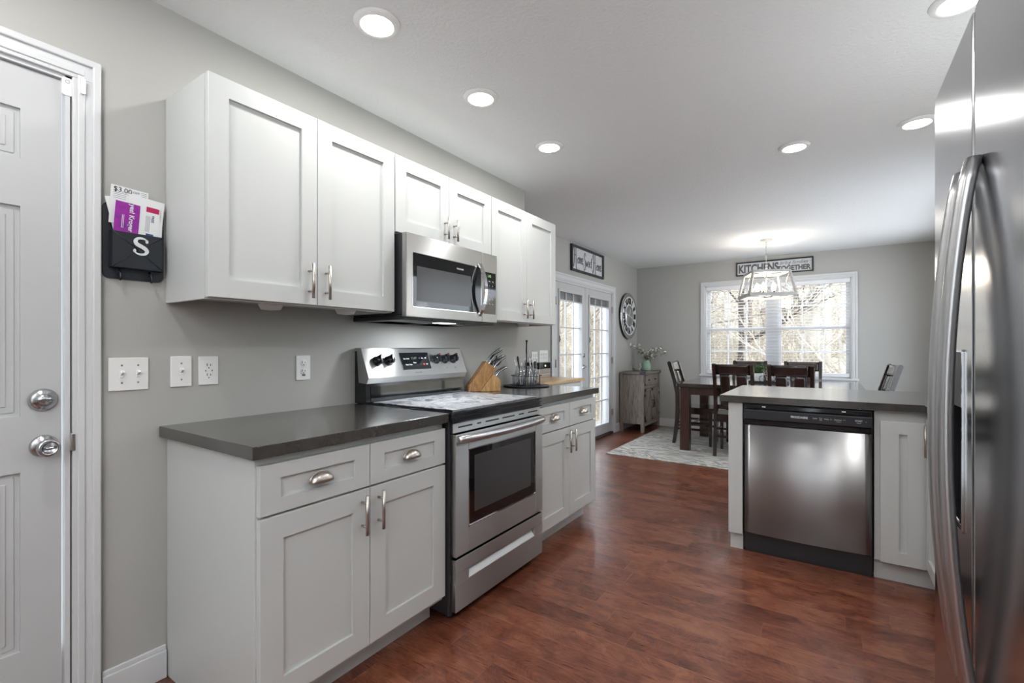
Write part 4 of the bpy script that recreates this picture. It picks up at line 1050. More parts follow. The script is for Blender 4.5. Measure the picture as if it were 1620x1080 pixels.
b = MB(T(-.285, 7.03, HZ)); b.lathe([(0, .0005), (.055, .0005), (.068, .012), (.070, .06), (.070, .10), (.060, .128), (.048, .138), (.048, .155), (.050, .157), (.044, .157), (.043, .136), (.055, .12), (.062, .09), (.062, .02), (0, .01)], 32)
tag(b.build('vase', 'green_vase'), 'pale sage green ceramic vase on the grey sideboard', 'vase')
random.seed(11)
fl = thing('flower_stems', 'artificial white blossom branches spreading out of the green vase', 'flowers', (-.285, 7.03, HZ + .12))
bs, bf, bl_ = MB(), MB(), MB(); V0 = Vector((-.285, 7.03, HZ + .145))
for tx_, ty_, tz_ in ((-.18, -.06, .235), (-.13, .0, .22), (.24, -.04, .17), (.20, .03, .20), (.14, .0, .17), (-.05, -.05, .16), (.27, .05, .12), (.08, -.07, .15), (-.15, .05, .26), (.05, .06, .16)):
    e = V0 + Vector((tx_, ty_, tz_)); pts = []
    for k in range(7):
        s_ = k / 6; pts.append(V0 + Vector((tx_ * s_ ** 1.1, ty_ * s_, tz_ * s_ ** .8)) + Vector((random.uniform(-.004, .004),) * 3))
    bs.tube([V0 - Vector((0, 0, .12))] + pts, .0022, 5)
    for p in pts[1:]:
        for _ in range(4):
            q = p + Vector((random.uniform(-.028, .028), random.uniform(-.028, .028), random.uniform(-.02, .025))); A = Matrix.Translation(q) @ Matrix.Rotation(random.uniform(0, 6.3), 4, 'Z') @ Matrix.Rotation(random.uniform(-1.1, 1.1), 4, 'X')
            (bl_).prism([(0, 0), (.008, .012), (0, .034), (-.008, .012)], 0, .0008, A)
        if random.random() < .62:
            q = p + Vector((random.uniform(-.02, .02), random.uniform(-.02, .02), random.uniform(-.01, .02)))
            A = Matrix.Translation(q) @ Matrix.Rotation(random.uniform(0, 6.3), 4, 'Z') @ Matrix.Rotation(random.uniform(.3, 1.5), 4, 'X')
            for k in range(5): bf.prism([(0, 0), (.010, .012), (.005, .025), (-.005, .025), (-.010, .012)], 0, .001, A @ RZ(k * 2 * PI / 5) @ RX(R(28)))
bs.build('stems', 'stem_brown', fl); bl_.build('leaves', 'leaf_pale', fl, kind='stuff'); bf.build('blossoms', 'petal', fl, kind='stuff')
b = MB(T(-.352, 6.80, HZ)); sw = thing('swan_dish', 'small clear glass bird-shaped dish with pink filling beside the green vase', 'ornament', (-.352, 6.80, HZ))
b.lathe([(0, .001), (.03, .001), (.05, .015), (.056, .040), (.052, .040), (.045, .018), (0, .006)], 24, Matrix.Diagonal((1.25, .8, 1, 1)))
b.tube([(-.05, 0, .03), (-.062, 0, .07), (-.05, 0, .10), (-.035, 0, .098)], [.010, .008, .007, .004], 8)
b.tube([(.055, 0, .03), (.066, 0, .07), (.050, 0, .11), (.045, 0, .125)], [.016, .016, .008, .002], 8)
b.build('glass_body', 'bottle_glass', sw)
b = MB(T(-.352, 6.80, HZ)); b.lathe([(0, .008), (.04, .012), (.044, .028), (0, .034)], 20, Matrix.Diagonal((1.15, .75, 1, 1))); b.build('filling', 'pink_glass_fill', sw)

# ================================================================== RUG, TABLE, CHAIRS
RGZ = .008
b = MB(); b.box((-.09, 5.02, .0005), (2.78, 7.22, RGZ), .003); tag(b.build('area_rug', 'rug_pile'), 'grey and cream swirl-patterned rug under the dining table', 'rug')
TX0, TX1, TY0, TY1, TZT = .530, 2.305, 5.615, 6.825, .785
tb = thing('dining_table', 'dark espresso wood rectangular dining table on the swirl rug', 'table', ((TX0 + TX1) / 2, (TY0 + TY1) / 2, RGZ))
MB().box((TX0, TY0, TZT - .042), (TX1, TY1, TZT), .006).build('tabletop', 'table_top', tb)
b = MB(); b.box((TX0 + .06, TY0 + .06, .655), (TX1 - .06, TY0 + .085, TZT - .042)); b.box((TX0 + .06, TY1 - .085, .655), (TX1 - .06, TY1 - .06, TZT - .042))
b.box((TX0 + .06, TY0 + .06, .655), (TX0 + .085, TY1 - .06, TZT - .042)); b.box((TX1 - .085, TY0 + .06, .655), (TX1 - .06, TY1 - .06, TZT - .042)); b.build('apron', 'espresso_red', tb)
for x in (TX0 + .028, TX1 - .133):
    for y in (TY0 + .05, TY1 - .155): MB().box((x, y, RGZ + .0005), (x + .105, y + .105, TZT - .042), .005).build('leg', 'espresso_red', tb)

def rear_prof(z):                                  # y of the rear post centre line (local, front = +y)
    P = [(0, -.236), (.10, -.218), (.30, -.196), (.46, -.190), (.62, -.194), (.78, -.226), (.90, -.262), (1.0, -.292)]
    for (a, va), (b_, vb) in zip(P, P[1:]):
        if a <= z <= b_:
            t_ = (z - a) / (b_ - a); return va + (vb - va) * t_
    return P[-1][1]
ch0 = thing('dining_chair', 'x', 'chair', (0, 0, 0))
SW = .186
b = MB(); b.prism([(-.215, .225), (.215, .225), (.205, -.18), (.16, -.20), (-.16, -.20), (-.205, -.18)], .435, .458, ID, bev=.004); b.build('seat', 'espresso', ch0)
b = MB(); b.box((-.19, .17, .375), (.19, .192, .435)); b.box((-.19, -.18, .375), (-.17, .19, .435)); b.box((.17, -.18, .375), (.19, .19, .435)); b.box((-.18, -.20, .375), (.18, -.18, .435)); b.build('seat_apron', 'espresso', ch0)
for s_ in (-1, 1):
    b = MB(); n = 26; L1, prev = [], None
    t_ = bmesh.new(); rings = []
    for i in range(n + 1):
        z = 1.0 * i / n; yc = rear_prof(z); w = .017; d_ = .024 if z > .3 else .019 + .005 * z / .3
        rings.append([t_.verts.new((s_ * SW + dx * w, yc + dy * d_, z)) for dx, dy in ((-1, -1), (1, -1), (1, 1), (-1, 1))])
    for A, B in zip(rings, rings[1:]):
        for j in range(4): t_.faces.new((A[j], A[(j + 1) % 4], B[(j + 1) % 4], B[j]))
    t_.faces.new(rings[0][::-1])
    ex = [t_.verts.new((v.co.x, v.co.y * .3 + (rear_prof(1.0) - .003) * .7, 1.016)) for v in rings[-1]]
    for j in range(4): t_.faces.new((rings[-1][j], rings[-1][(j + 1) % 4], ex[(j + 1) % 4], ex[j]))
    t_.faces.new(ex); b._merge(t_); b.build('leg', 'espresso', ch0)
    b = MB(); t_ = bmesh.new(); A = [t_.verts.new((s_ * .19 + dx * .014, .195 + dy * .014, 0)) for dx, dy in ((-1, -1), (1, -1), (1, 1), (-1, 1))]; B = [t_.verts.new((s_ * .19 + dx * .019, .195 + dy * .019, .435)) for dx, dy in ((-1, -1), (1, -1), (1, 1), (-1, 1))]
    for j in range(4): t_.faces.new((A[j], A[(j + 1) % 4], B[(j + 1) % 4], B[j]))
    t_.faces.new(A[::-1]); t_.faces.new(B); b._merge(t_); b.build('leg', 'espresso', ch0)
    b = MB(); b.box((s_ * .188 - .009, -.19, .255), (s_ * .188 + .009, .185, .28)); b.box((s_ * .188 - .009, -.20, .175), (s_ * .188 + .009, .185, .20)); b.build('stretcher', 'espresso', ch0)
b = MB(); b.box((-.18, -.012, .258), (.18, .008, .278)); b.box((-.18, -.206, .20), (.18, -.190, .225)); b.build('stretcher', 'espresso', ch0)
def curved(z0, z1, x0, x1, bow, th, nx=8, nz=4):
    t_ = bmesh.new(); G = []
    for sd_ in (0, 1):
        g = []
        for j in range(nz + 1):
            z = z0 + (z1 - z0) * j / nz; row = []
            for i in range(nx + 1):
                x = x0 + (x1 - x0) * i / nx; y = rear_prof(z) - bow * (1 - (x / SW) ** 2) + (th if sd_ else 0)
                row.append(t_.verts.new((x, y, z)))
            g.append(row)
        G.append(g)
        for j in range(nz):
            for i in range(nx):
                q = (g[j][i], g[j][i + 1], g[j + 1][i + 1], g[j + 1][i]); f = t_.faces.new(q if sd_ else q[::-1]); f.smooth = True
    A, B = G
    for j in range(nz):
        t_.faces.new((A[j][0], A[j + 1][0], B[j + 1][0], B[j][0])); t_.faces.new((A[j][nx], A[j + 1][nx], B[j + 1][nx], B[j][nx]))
    for i in range(nx):
        t_.faces.new((A[0][i], A[0][i + 1], B[0][i + 1], B[0][i])); t_.faces.new((A[nz][i], A[nz][i + 1], B[nz][i + 1], B[nz][i]))
    return t_
b = MB(); b._merge(curved(.895, 1.008, -SW + .012, SW - .012, .020, .020)); b.build('top_rail', 'espresso', ch0)
b = MB(); b._merge(curved(.515, .56, -SW + .012, SW - .012, .012, .018)); b.build('lower_rail', 'espresso', ch0)
for x in (-.082, .082):
    b = MB(); b._merge(curved(.545, .90, x - .050, x + .050, .016, .012, 4, 10)); b.build('splat', 'espresso', ch0)
chairs = [((1.148, 5.79), 0, 'dark wood dining chair with back to the kitchen, left of the two near chairs'),
          ((1.680, 5.79), 0, 'dark wood dining chair with back to the kitchen, right of the two near chairs'),
          ((1.132, 6.66), PI, 'dark wood dining chair on the window side, left one behind the plant'),
          ((1.727, 6.66), PI, 'dark wood dining chair on the window side, right one below the right sash'),
          ((.628, 6.225), -PI / 2, 'dark wood dining chair at the left end of the table nearest the sideboard'),
          ((2.275, 6.20), PI / 2 + R(8), 'dark wood dining chair at the right end of the table, half hidden by the peninsula')]
for i, ((x, y), rz, lab) in enumerate(chairs):
    if i == 0: ch0.location = (x, y, RGZ + .0005); ch0.rotation_euler = (0, 0, rz); ch0['label'] = lab; ch0['group'] = 'dining chairs around the table'
    else: dup(ch0, (x, y, RGZ + .0005), rz, lab, 'dining chairs around the table')

# centrepiece
tr = MB(T(1.42, 6.23, TZT)); tr.prism(rrect(-.20, -.09, .20, .09, .02), .0005, .012); ring_prism(tr, rrect(-.205, -.095, .205, .095, .02), rrect(-.195, -.085, .195, .085, .015), .0005, .024)
tag(tr.build('centre_tray', 'black_metal'), 'black tray in the middle of the dining table', 'tray')
b = MB(T(1.315, 6.23, TZT + .0125)); b.prism(rrect(-.046, -.046, .046, .046, .006), 0, .10); tag(b.build('planter_box', 'plate_white'), 'square white planter on the dining table tray', 'planter')
random.seed(5); b = MB(); c0 = Vector((1.315, 6.23, TZT + .112))
for k in range(150):
    a_, e_ = random.uniform(0, 6.28), random.uniform(.15, 1.5); d_ = Vector((math.cos(a_) * math.cos(e_), math.sin(a_) * math.cos(e_), math.sin(e_))); l_ = random.uniform(.05, .125)
    p0 = c0 + Vector((random.uniform(-.03, .03), random.uniform(-.03, .03), 0)); p1 = p0 + d_ * l_
    b.tube([p0, p1], [.0015, .001], 3)
    for s_ in (.5, .8, 1.0):
        q = p0 + d_ * l_ * s_; A = Matrix.Translation(q) @ Matrix.Rotation(random.uniform(0, 6.3), 4, 'Z') @ Matrix.Rotation(random.uniform(-1.3, 1.3), 4, 'X')
        b.prism([(0, 0), (.006, .01), (0, .026), (-.006, .01)], 0, .0006, A)
tag(b.build('potted_plant', 'leaf'), 'bushy green artificial plant in the white planter on the table', 'plant')
bk = thing('bicycle_ornament', 'small metal bicycle ornament beside the white planter on the table', 'ornament', (1.43, 6.16, TZT + .0125))
zb_ = TZT + .0125
for x, r_, zc_ in ((1.365, .036, zb_ + .0385), (1.455, .036, zb_ + .0385)):
    Mw = WY(x, 6.16, zc_); b = MB(Mw); b.tube([(r_ * math.cos(a_), r_ * math.sin(a_), 0) for a_ in [2 * PI * i / 28 for i in range(28)]], .0028, 8, closed=True); wh = b.build('wheel', 'rubber', bk)
    b = MB(Mw); 
    for k in range(5): b.tube([(r_ * math.cos(k * PI / 5), r_ * math.sin(k * PI / 5), 0), (-r_ * math.cos(k * PI / 5), -r_ * math.sin(k * PI / 5), 0)], .0008, 4)
    b.lathe([(0, -.004), (.005, -.004), (.005, .004), (0, .004)], 10); b.build('spokes', 'galvanised', wh)
b = MB()
for pts in ([(1.365, 6.16, zb_ + .038), (1.385, 6.16, zb_ + .10), (1.378, 6.16, zb_ + .118)], [(1.385, 6.16, zb_ + .09), (1.435, 6.16, zb_ + .09), (1.455, 6.16, zb_ + .038), (1.415, 6.16, zb_ + .035), (1.385, 6.16, zb_ + .085)], [(1.415, 6.16, zb_ + .035), (1.438, 6.16, zb_ + .108)], [(1.378, 6.14, zb_ + .12), (1.378, 6.18, zb_ + .12)]): b.tube(pts, .0026, 6)
b.ball((1.438, 6.16, zb_ + .112), .010, sc=(1.4, .8, .5)); b.tube([(1.415 + .013 * math.cos(a_), 6.155, zb_ + .035 + .013 * math.sin(a_)) for a_ in [2 * PI * i / 14 for i in range(14)]], .0015, 6, closed=True)
b.build('bicycle_frame', 'galvanised', bk)
b = MB(T(1.50, 6.24, zb_)); b.tube([(.042 * math.cos(a_), -.02 + .3 * .042 * math.sin(a_), .060 + .042 * math.sin(a_)) for a_ in [2 * PI * i / 24 for i in range(24)]], .004, 8, closed=True); b.lathe([(0, 0), (.03, 0), (.028, .01), (.006, .018), (0, .02)], 18, T(0, -.02, 0)); b.tube([(0, -.02, .012), (0, -.02, .02)], .005, 6)
tag(b.build('metal_ring_ornament', 'galvanised'), 'silver openwork round ornament at the right of the table tray', 'ornament')

# ================================================================== CHANDELIER
CC = Vector((1.40, 6.16, 0)); chd = thing('chandelier', 'whitewashed wood trapezoid cage chandelier with lit candle bulbs over the dining table', 'chandelier', (1.40, 6.16, 1.78))
CM = T(1.40, 6.16, 0) @ RZ(R(22)); zb0, zt0 = 1.790, 2.055; hb, ht = .235, .185
def rect(h, z): return [(-h, -h, z), (h, -h, z), (h, h, z), (-h, h, z)]
B_, T_ = rect(hb, zb0), rect(ht, zt0)
b = MB(CM)
for i in range(4): b.bar(B_[i], B_[(i + 1) % 4], .022, .036)
b.build('bottom_frame', 'chand_grey', chd)
b = MB(CM)
for i in range(4): b.bar(T_[i], T_[(i + 1) % 4], .022, .030)
b.build('top_frame', 'chand_grey', chd)
for i in range(4): MB(CM).bar(B_[i], T_[i], .022, .022).build('corner_post', 'chand_grey', chd)
b = MB(CM)
for i in range(4):
    j = (i + 1) % 4; b.tube([B_[i], T_[j]], .003, 6); b.tube([B_[j], T_[i]], .003, 6)
b.tube([(-hb, 0, zb0), (hb, 0, zb0)], .006, 8); b.tube([(-ht, 0, zt0), (ht, 0, zt0)], .006, 8)
b.build('cross_wires', 'galvanised', chd)
b = MB(CM); b.tube([(0, 0, zb0), (0, 0, zt0 + .02)], .006, 8); b.lathe([(0, zb0 - .022), (.03, zb0 - .018), (.035, zb0 - .006), (0, zb0)], 16); b.tube([(0, 0, zt0 + .02), (0, 0, zt0 + .15)], .004, 8); b.build('stem', 'chand_grey', chd)
b = MB(T(1.40, 6.16, 0)); z = zt0 + .15; k = 0
while z < CEIL - .03:
    pts = [(.0075 * math.cos(a_) if k % 2 else 0, 0 if k % 2 else .0075 * math.cos(a_), z + .012 + .015 * math.sin(a_)) for a_ in [2 * PI * i / 10 for i in range(10)]]
    b.tube(pts, .0022, 5, closed=True); z += .022; k += 1
b.build('chain', 'galvanised', chd)
b = MB(T(1.40, 6.16, CEIL)); b.lathe([(0, -.030), (.02, -.028), (.055, -.018), (.065, -.006), (.065, -.0005), (0, -.0005)], 28); b.build('canopy', 'chand_grey', chd)
for i in range(5):
    a_ = R(20 + 72 * i); x, y = .095 * math.cos(a_), .095 * math.sin(a_)
    b = MB(CM); b.tube([(0, 0, zb0 + .004), (x * .6, y * .6, zb0 - .012), (x, y, zb0 + .012)], .004, 6); b.lathe([(0, 0), (.011, 0), (.011, .045), (0, .045)], 12, T(x, y, zb0 + .012)); ca = b.build('candle_holder', 'bark_dark', chd)
    b = MB(CM); b.lathe([(0, 0), (.012, .0), (.022, .022), (.024, .04), (.018, .065), (.008, .085), (0, .10)], 14, T(x, y, zb0 + .058)); b.build('bulb', 'bulb_glow', ca)
pl_ = bpy.data.lights.new('chandelier_light', 'POINT'); pl_.energy = 13; pl_.color = (1, .90, .78); pl_.shadow_soft_size = .10
po = bpy.data.objects.new('chandelier_light', pl_); COL.objects.link(po); po.parent = chd; po.location = (0, 0, .14)

# ================================================================== RECESSED LIGHTS
cans = [((.575, 1.215), 'recessed ceiling light over the left countertop, largest in view'),
        ((.575, 1.862), 'recessed ceiling light over the range, middle of the left row'),
        ((.575, 2.552), 'recessed ceiling light over the right countertop, farthest of the left row'),
        ((1.830, 3.400), 'recessed ceiling light above the dishwasher'),
        ((2.412, 3.410), 'recessed ceiling light beside the far top corner of the refrigerator'),
        ((2.400, 2.300), 'recessed ceiling light cut by the top edge of the picture'),
        ((2.30, .90), None), ((.575, .15), None), ((1.45, -.9), None)]  # unseen extra downlights, added to raise ceiling and wall brightness
def cast(o, x, y, z):
    ld = bpy.data.lights.new('downlight_glow', 'AREA'); ld.shape = 'DISK'; ld.size = .13; ld.energy = CAN_POWER; ld.color = (1, .985, .965)
    lo = bpy.data.objects.new('downlight_glow', ld); COL.objects.link(lo); lo.location = (0, 0, 0)
    return lo
for (x, y), lab in cans:
    t = thing('recessed_light', lab or 'added recessed ceiling light out of view, brightening the kitchen', 'light', (x, y, CEIL - .012))
    if lab is None: t['group'] = 'added recessed lights out of view'
    b = MB(T(x, y, CEIL)); b.lathe([(.062, -.012), (.066, -.014), (.078, -.012), (.086, -.004), (.088, -.0005), (.062, -.0005)], 40, cap=False); b.build('trim_ring', 'plate_white', t)
    b = MB(T(x, y, CEIL)); b.lathe([(0, -.0115), (.062, -.0115), (.062, -.004), (0, -.004)], 40); b.build('diffuser', 'lamp_white', t)
    lo = cast(t, x, y, CEIL); lo.parent = t; lo.location = (0, 0, -.003)

# lit uplight added out of view to brighten ceiling and walls
fl_ = thing('fill_floor_lamp', 'added floor lamp behind the camera, lifting ceiling and wall brightness', 'lamp', (2.5, -1.7, 0))
b = MB(T(2.5, -1.7, 0)); b.lathe([(0, .0005), (.13, .0005), (.12, .02), (.02, .03), (0, .03)], 28); b.build('base', 'black_metal', fl_)
b = MB(T(2.5, -1.7, 0)); b.tube([(0, 0, .02), (0, 0, 1.32)], .012, 10); b.build('pole', 'black_metal', fl_)
b = MB(T(2.5, -1.7, 1.30)); b.lathe([(.02, 0), (.16, .10), (.162, .10), (.02, -.006)], 28, cap=False); b.build('lamp_shade', 'plate_white', fl_)
ul_ = bpy.data.lights.new('fill_uplight', 'AREA'); ul_.shape = 'DISK'; ul_.size = .26; ul_.energy = FILL_UPLIGHT; ul_.color = (.93, .97, 1)
uo = bpy.data.objects.new('fill_uplight', ul_); COL.objects.link(uo); uo.parent = fl_; uo.location = (0, 0, 1.39); uo.rotation_euler = (PI, 0, 0)

cl_ = thing('fill_table_lamp', 'added open-topped lamp brightening the ceiling, hidden beyond the refrigerator', 'lamp', (2.80, 2.25, .9145))  # invented lamp on the hidden counter, put there to lift the ceiling
b = MB(T(2.80, 2.25, .9145)); b.lathe([(0, 0), (.06, 0), (.055, .015), (.015, .025), (.012, .22), (0, .22)], 24); b.build('base', 'black_metal', cl_)
b = MB(T(2.80, 2.25, 1.13)); b.lathe([(.02, 0), (.09, .07), (.092, .07), (.02, -.004)], 24, cap=False); b.build('lamp_shade', 'plate_white', cl_)
ul_ = bpy.data.lights.new('fill_uplight', 'AREA'); ul_.shape = 'DISK'; ul_.size = .16; ul_.energy = FILL_COUNTER_LAMP; ul_.color = (.95, .98, 1)
uo = bpy.data.objects.new('fill_uplight', ul_); COL.objects.link(uo); uo.parent = cl_; uo.location = (0, 0, .29); uo.rotation_euler = (PI, 0, 0)

# ================================================================== PENINSULA
PX0, PY = 1.508, 3.090
pn = thing('base_cabinet', 'white end panel and filler closing the left end of the peninsula', 'cabinet', (1.55, 3.4, 0))
b = MB(); b.box((PX0, PY - .012, .095), (PX0 + .077, PY + .60, .874), .0015); b.box((PX0 + .008, PY + .01, 0), (PX0 + .077, PY + .60, .095))
b.build('end_panel', 'cabinet_white', pn)
MB().box((PX0, PY + .6005, .0), (2.95, PY + .615, .874)).build('back_panel', 'cabinet_white', pn)
dw = thing('dishwasher', 'stainless steel dishwasher with bowed door under the peninsula countertop', 'dishwasher', (1.896, PY + .3, 0))
DX0, DX1 = 1.593, 2.197
MB().box((DX0, PY, .02), (DX1, PY + .57, .868)).build('dishwasher_body', 'black_plastic', dw)
def bowed(x0, x1, z0, z1, y, bow, th):
    n = 20; pts = [(x0 + (x1 - x0) * i / n, y - bow * (1 - (2 * i / n - 1) ** 2)) for i in range(n + 1)]
    b = MB(); b.prism(pts + [(x1, y + th), (x0, y + th)], z0, z1, ID, bev=0); return b
b = bowed(DX0 + .004, DX1 - .004, .120, .748, PY - .022, .016, .02)
for f in b.bm.faces: f.smooth = abs(f.normal.z) < .5
b.build('door_panel', 'steel_dw' if 'steel_dw' in MATS else 'steel', dw)
b = MB(); b.box((DX0 + .002, PY - .028, .752), (DX1 - .002, PY, .782), .004); b.build('handle_recess', 'black_gloss', dw)
b = MB(); b.box((DX0 + .002, PY - .040, .782), (DX1 - .002, PY, .838), .004); cp = b.build('control_strip', 'black_plastic', dw)
b = MB(); b.box((DX0 + .006, PY - .020, .842), (DX1 - .006, PY, .866), .003); b.build('top_rim', 'black_gloss', dw)
b = MB(); 
for x in (1.688, 2.065): b.box((x, PY - .0225, .853), (x + .018, PY - .0195, .860))
b.build('mount_clips', 'print_white', dw)
F = WY(0, PY - .040, 0)
text('FRIGIDAIRE', F @ T(1.872, .812, .0004), .016, 'print_white', cp, 'brand_lettering', off=.0004)
multitext([(t_, F @ T(x, z, .0004), s_, 1) for t_, x, z, s_ in (('Cycle', 1.945, .813, .009), ('Normal', 1.972, .817, .005), ('Heavy', 1.972, .811, .005), ('Rinse', 1.972, .805, .005), ('Delay', 1.998, .813, .009), ('2-4', 2.018, .813, .006), ('Options', 2.048, .813, .010), ('Heat Dry', 2.052, .803, .005), ('Lock', 2.076, .815, .005), ('START', 2.138, .815, .011), ('Cancel', 2.138, .805, .007), ('on', 2.168, .813, .006))], 'print_white', cp, 'key_labels')
b = MB(); b.box((DX0 + .002, PY + .005, .0005), (DX1 - .002, PY + .03, .115), .002); b.build('toe_panel', 'black_plastic', dw)
pc = thing('base_cabinet', 'narrow white shaker cabinet between the dishwasher and the refrigerator', 'cabinet', (2.5, 3.3, 0))
b = MB(); b.box((2.204, PY, .10), (2.420, PY + .60, .874), .001); b.box((2.204, PY + .02, 0), (2.445, PY + .60, .10))
b.build('cabinet_body', 'cabinet_white', pc)
b = MB(WY(0, PY, 0)); shaker(b, 2.228, .100, 2.409, .822, .074, .020, .010, .062); dd = b.build('door', 'cabinet_white', pc)
bar_handle(WY(0, PY, 0), 2.401, .66, .815, .020, dd)
rc = thing('base_cabinet', 'white corner cabinet run along the right wall beyond the refrigerator', 'cabinet', (2.73, 2.3, 0))
b = MB(); b.box((2.424, 1.50, .10), (3.055, PY + .60, .874), .001); b.box((2.50, 1.50, 0), (3.055, PY + .6, .10)); b.build('cabinet_body', 'cabinet_white', rc)
b = MB(FR((2.424, 0, 0), (0, -1, 0), (0, 0, 1), (-1, 0, 0))); shaker(b, -3.05, .12, -2.62, .85, .06); b.build('door', 'cabinet_white', rc)
# L-shaped counter
b = MB(); b.prism([(1.463, 3.058), (2.398, 3.058), (2.398, 1.50), (3.058, 1.50), (3.058, 3.938), (1.463, 3.938)], .875, .914, ID, bev=.0015)
tag(b.build('countertop', 'counter'), 'dark grey laminate peninsula countertop over the dishwasher', 'countertop')

# ================================================================== REFRIGERATOR
FXF, FY0, FY1, FSE, FZ = 2.210, .510, 1.419, 1.066, 1.750
fr = thing('refrigerator', 'tall stainless side-by-side refrigerator at the right edge of the picture', 'refrigerator', (2.6, .965, 0))
MB().box((FXF + .065, FY0 + .004, .02), (2.99, FY1 - .004, FZ - .012), .004).build('refrigerator_body', 'black_plastic', fr)
F = FR((FXF, 0, 0), (0, -1, 0), (0, 0, 1), (-1, 0, 0))          # surface facing -x, local x = -y
def fdoor(y0, y1, hole=None):
    b = MB(); cr = lambda yc, sg: [(FXF + .010 - .010 * math.sin(a_), yc + sg * (-.010 + .010 * math.cos(a_))) for a_ in [PI / 2 * i / 5 for i in range(6)]]
    lo = [(x, y) for x, y in cr(y0, -1)]; hi = cr(y1, 1)
    if hole is None:
        b.prism([(FXF + .060, y0), (FXF + .060, y1)] + hi + lo[::-1], .045, FZ, ID)
    else:
        h0, h1, z0, z1 = hole
        b.prism([(FXF + .060, y0), (FXF + .060, h0), (FXF, h0)] + lo[::-1], .045, FZ, ID)
        b.prism([(FXF + .060, h1), (FXF + .060, y1)] + hi + [(FXF, h1)], .045, FZ, ID)
        for q in ((.045, z0), (z1, FZ)): b.box((FXF, h0, q[0]), (FXF + .060, h1, q[1]))
    return b
D0, D1 = 1.135, 1.345
b = fdoor(FSE + .002, FY1, (D0, D1, .875, 1.190)); fz = b.build('freezer_door', 'fridge_steel', fr)
b = fdoor(FY0, FSE - .002); rf = b.build('refrigerator_door', 'fridge_steel', fr)
b = MB(); e_ = .0005
b.box((FXF + .0575, D0 + e_, .8755), (FXF + .0595, D1 - e_, 1.1895)); b.box((FXF + .001, D0 + e_, .8755), (FXF + .0574, D0 + .004, 1.1895)); b.box((FXF + .001, D1 - .004, .8755), (FXF + .0574, D1 - e_, 1.1895))
b.box((FXF + .001, D0 + .0041, .8755), (FXF + .0574, D1 - .0041, .879)); b.box((FXF + .001, D0 + .0041, 1.09), (FXF + .030, D1 - .0041, 1.1895)); dp = b.build('dispenser', 'black_plastic', fz)
b = MB(F); ring_prism(b, rrect(-D1 - .004, .870, -D0 + .004, 1.195, .006), rrect(-D1 + .001, .875, -D0 - .001, 1.190, .004), .0002, .003); b.build('dispenser_frame', 'chrome', dp)
b = MB(F); b.box((-D1 + .02, .882, -.045), (-D0 - .02, .888, .004), .002); b.build('drip_tray', 'chrome', dp)
def fhandle(y, w, parent):
    b = MB(); N = 24
    pts = []
    for i in range(N + 1):
        s_ = i / N; z = .640 + .855 * s_; bow = math.sin(PI * s_) ** .75
        pts.append((FXF - .010 - .034 * bow, z))
    t_ = bmesh.new(); rings = []
    for i, (x, z) in enumerate(pts):
        th = .018; sec = [(-w / 2, 0), (-w / 2 + .006, -.007), (0, -.009), (w / 2 - .006, -.007), (w / 2, 0), (w / 2 - .004, th * .6), (-w / 2 + .004, th * .6)]
        rings.append([t_.verts.new((x + dx, y + dy, z)) for dy, dx in sec])
    for A, B in zip(rings, rings[1:]):
        for j in range(7):
            f = t_.faces.new((A[j], A[(j + 1) % 7], B[(j + 1) % 7], B[j])); f.smooth = True
    t_.faces.new(rings[0][::-1]); t_.faces.new(rings[-1]); b._merge(t_)
    return b.build('handle', 'handle_steel', parent)
fhandle(1.100, .034, fz); fhandle(1.022, .038, rf)
MB().box((FXF + .03, FY0 + .01, .003), (FXF + .10, FY1 - .01, .044)).build('toe_grille', 'black_plastic', fr)

# ================================================================== OUTSIDE
b = MB(); random.seed(2)
tb_ = bmesh.new(); nx, ny = 60, 44; G = []
for j in range(ny + 1):
    row = []
    for i in range(nx + 1):
        x = -34 + 62 * i / nx; y = 8.6 + 52 * j / ny; h = -1.3 + max(0, y - 12) * .16 + max(0, y - 24) * .17 + .35 * math.sin(x * .5 + y * .3) + .25 * math.sin(x * 1.3 - y * .7)
        row.append(tb_.verts.new((x, y, h)))
    G.append(row)
for j in range(ny):
    for i in range(nx):
        f = tb_.faces.new((G[j][i], G[j][i + 1], G[j + 1][i + 1], G[j + 1][i])); f.smooth = True
b._merge(tb_); o = b.build('ground', 'litter'); o['kind'] = 'structure'
b = MB(); b.box((-12, 2.0, -1.45), (XP - .3, 9.2, -1.25)); o = b.build('yard', 'litter'); o['kind'] = 'structure'
b = MB(); b.box((-3.4, 3.4, -.12), (XP - .16, 7.4, -.05)); 
for k in range(4): b.box((-3.3 + k * .85, 3.45, -1.25), (-3.2 + k * .85, 3.55, -.12)); b.box((-3.3 + k * .85, 7.25, -1.25), (-3.2 + k * .85, 7.35, -.12))
o = b.build('patio_deck', 'deck'); o['kind'] = 'structure'
def hz(x, y): return -1.3 + max(0, y - 12) * .16 + max(0, y - 24) * .17 + .35 * math.sin(x * .5 + y * .3) + .25 * math.sin(x * 1.3 - y * .7)
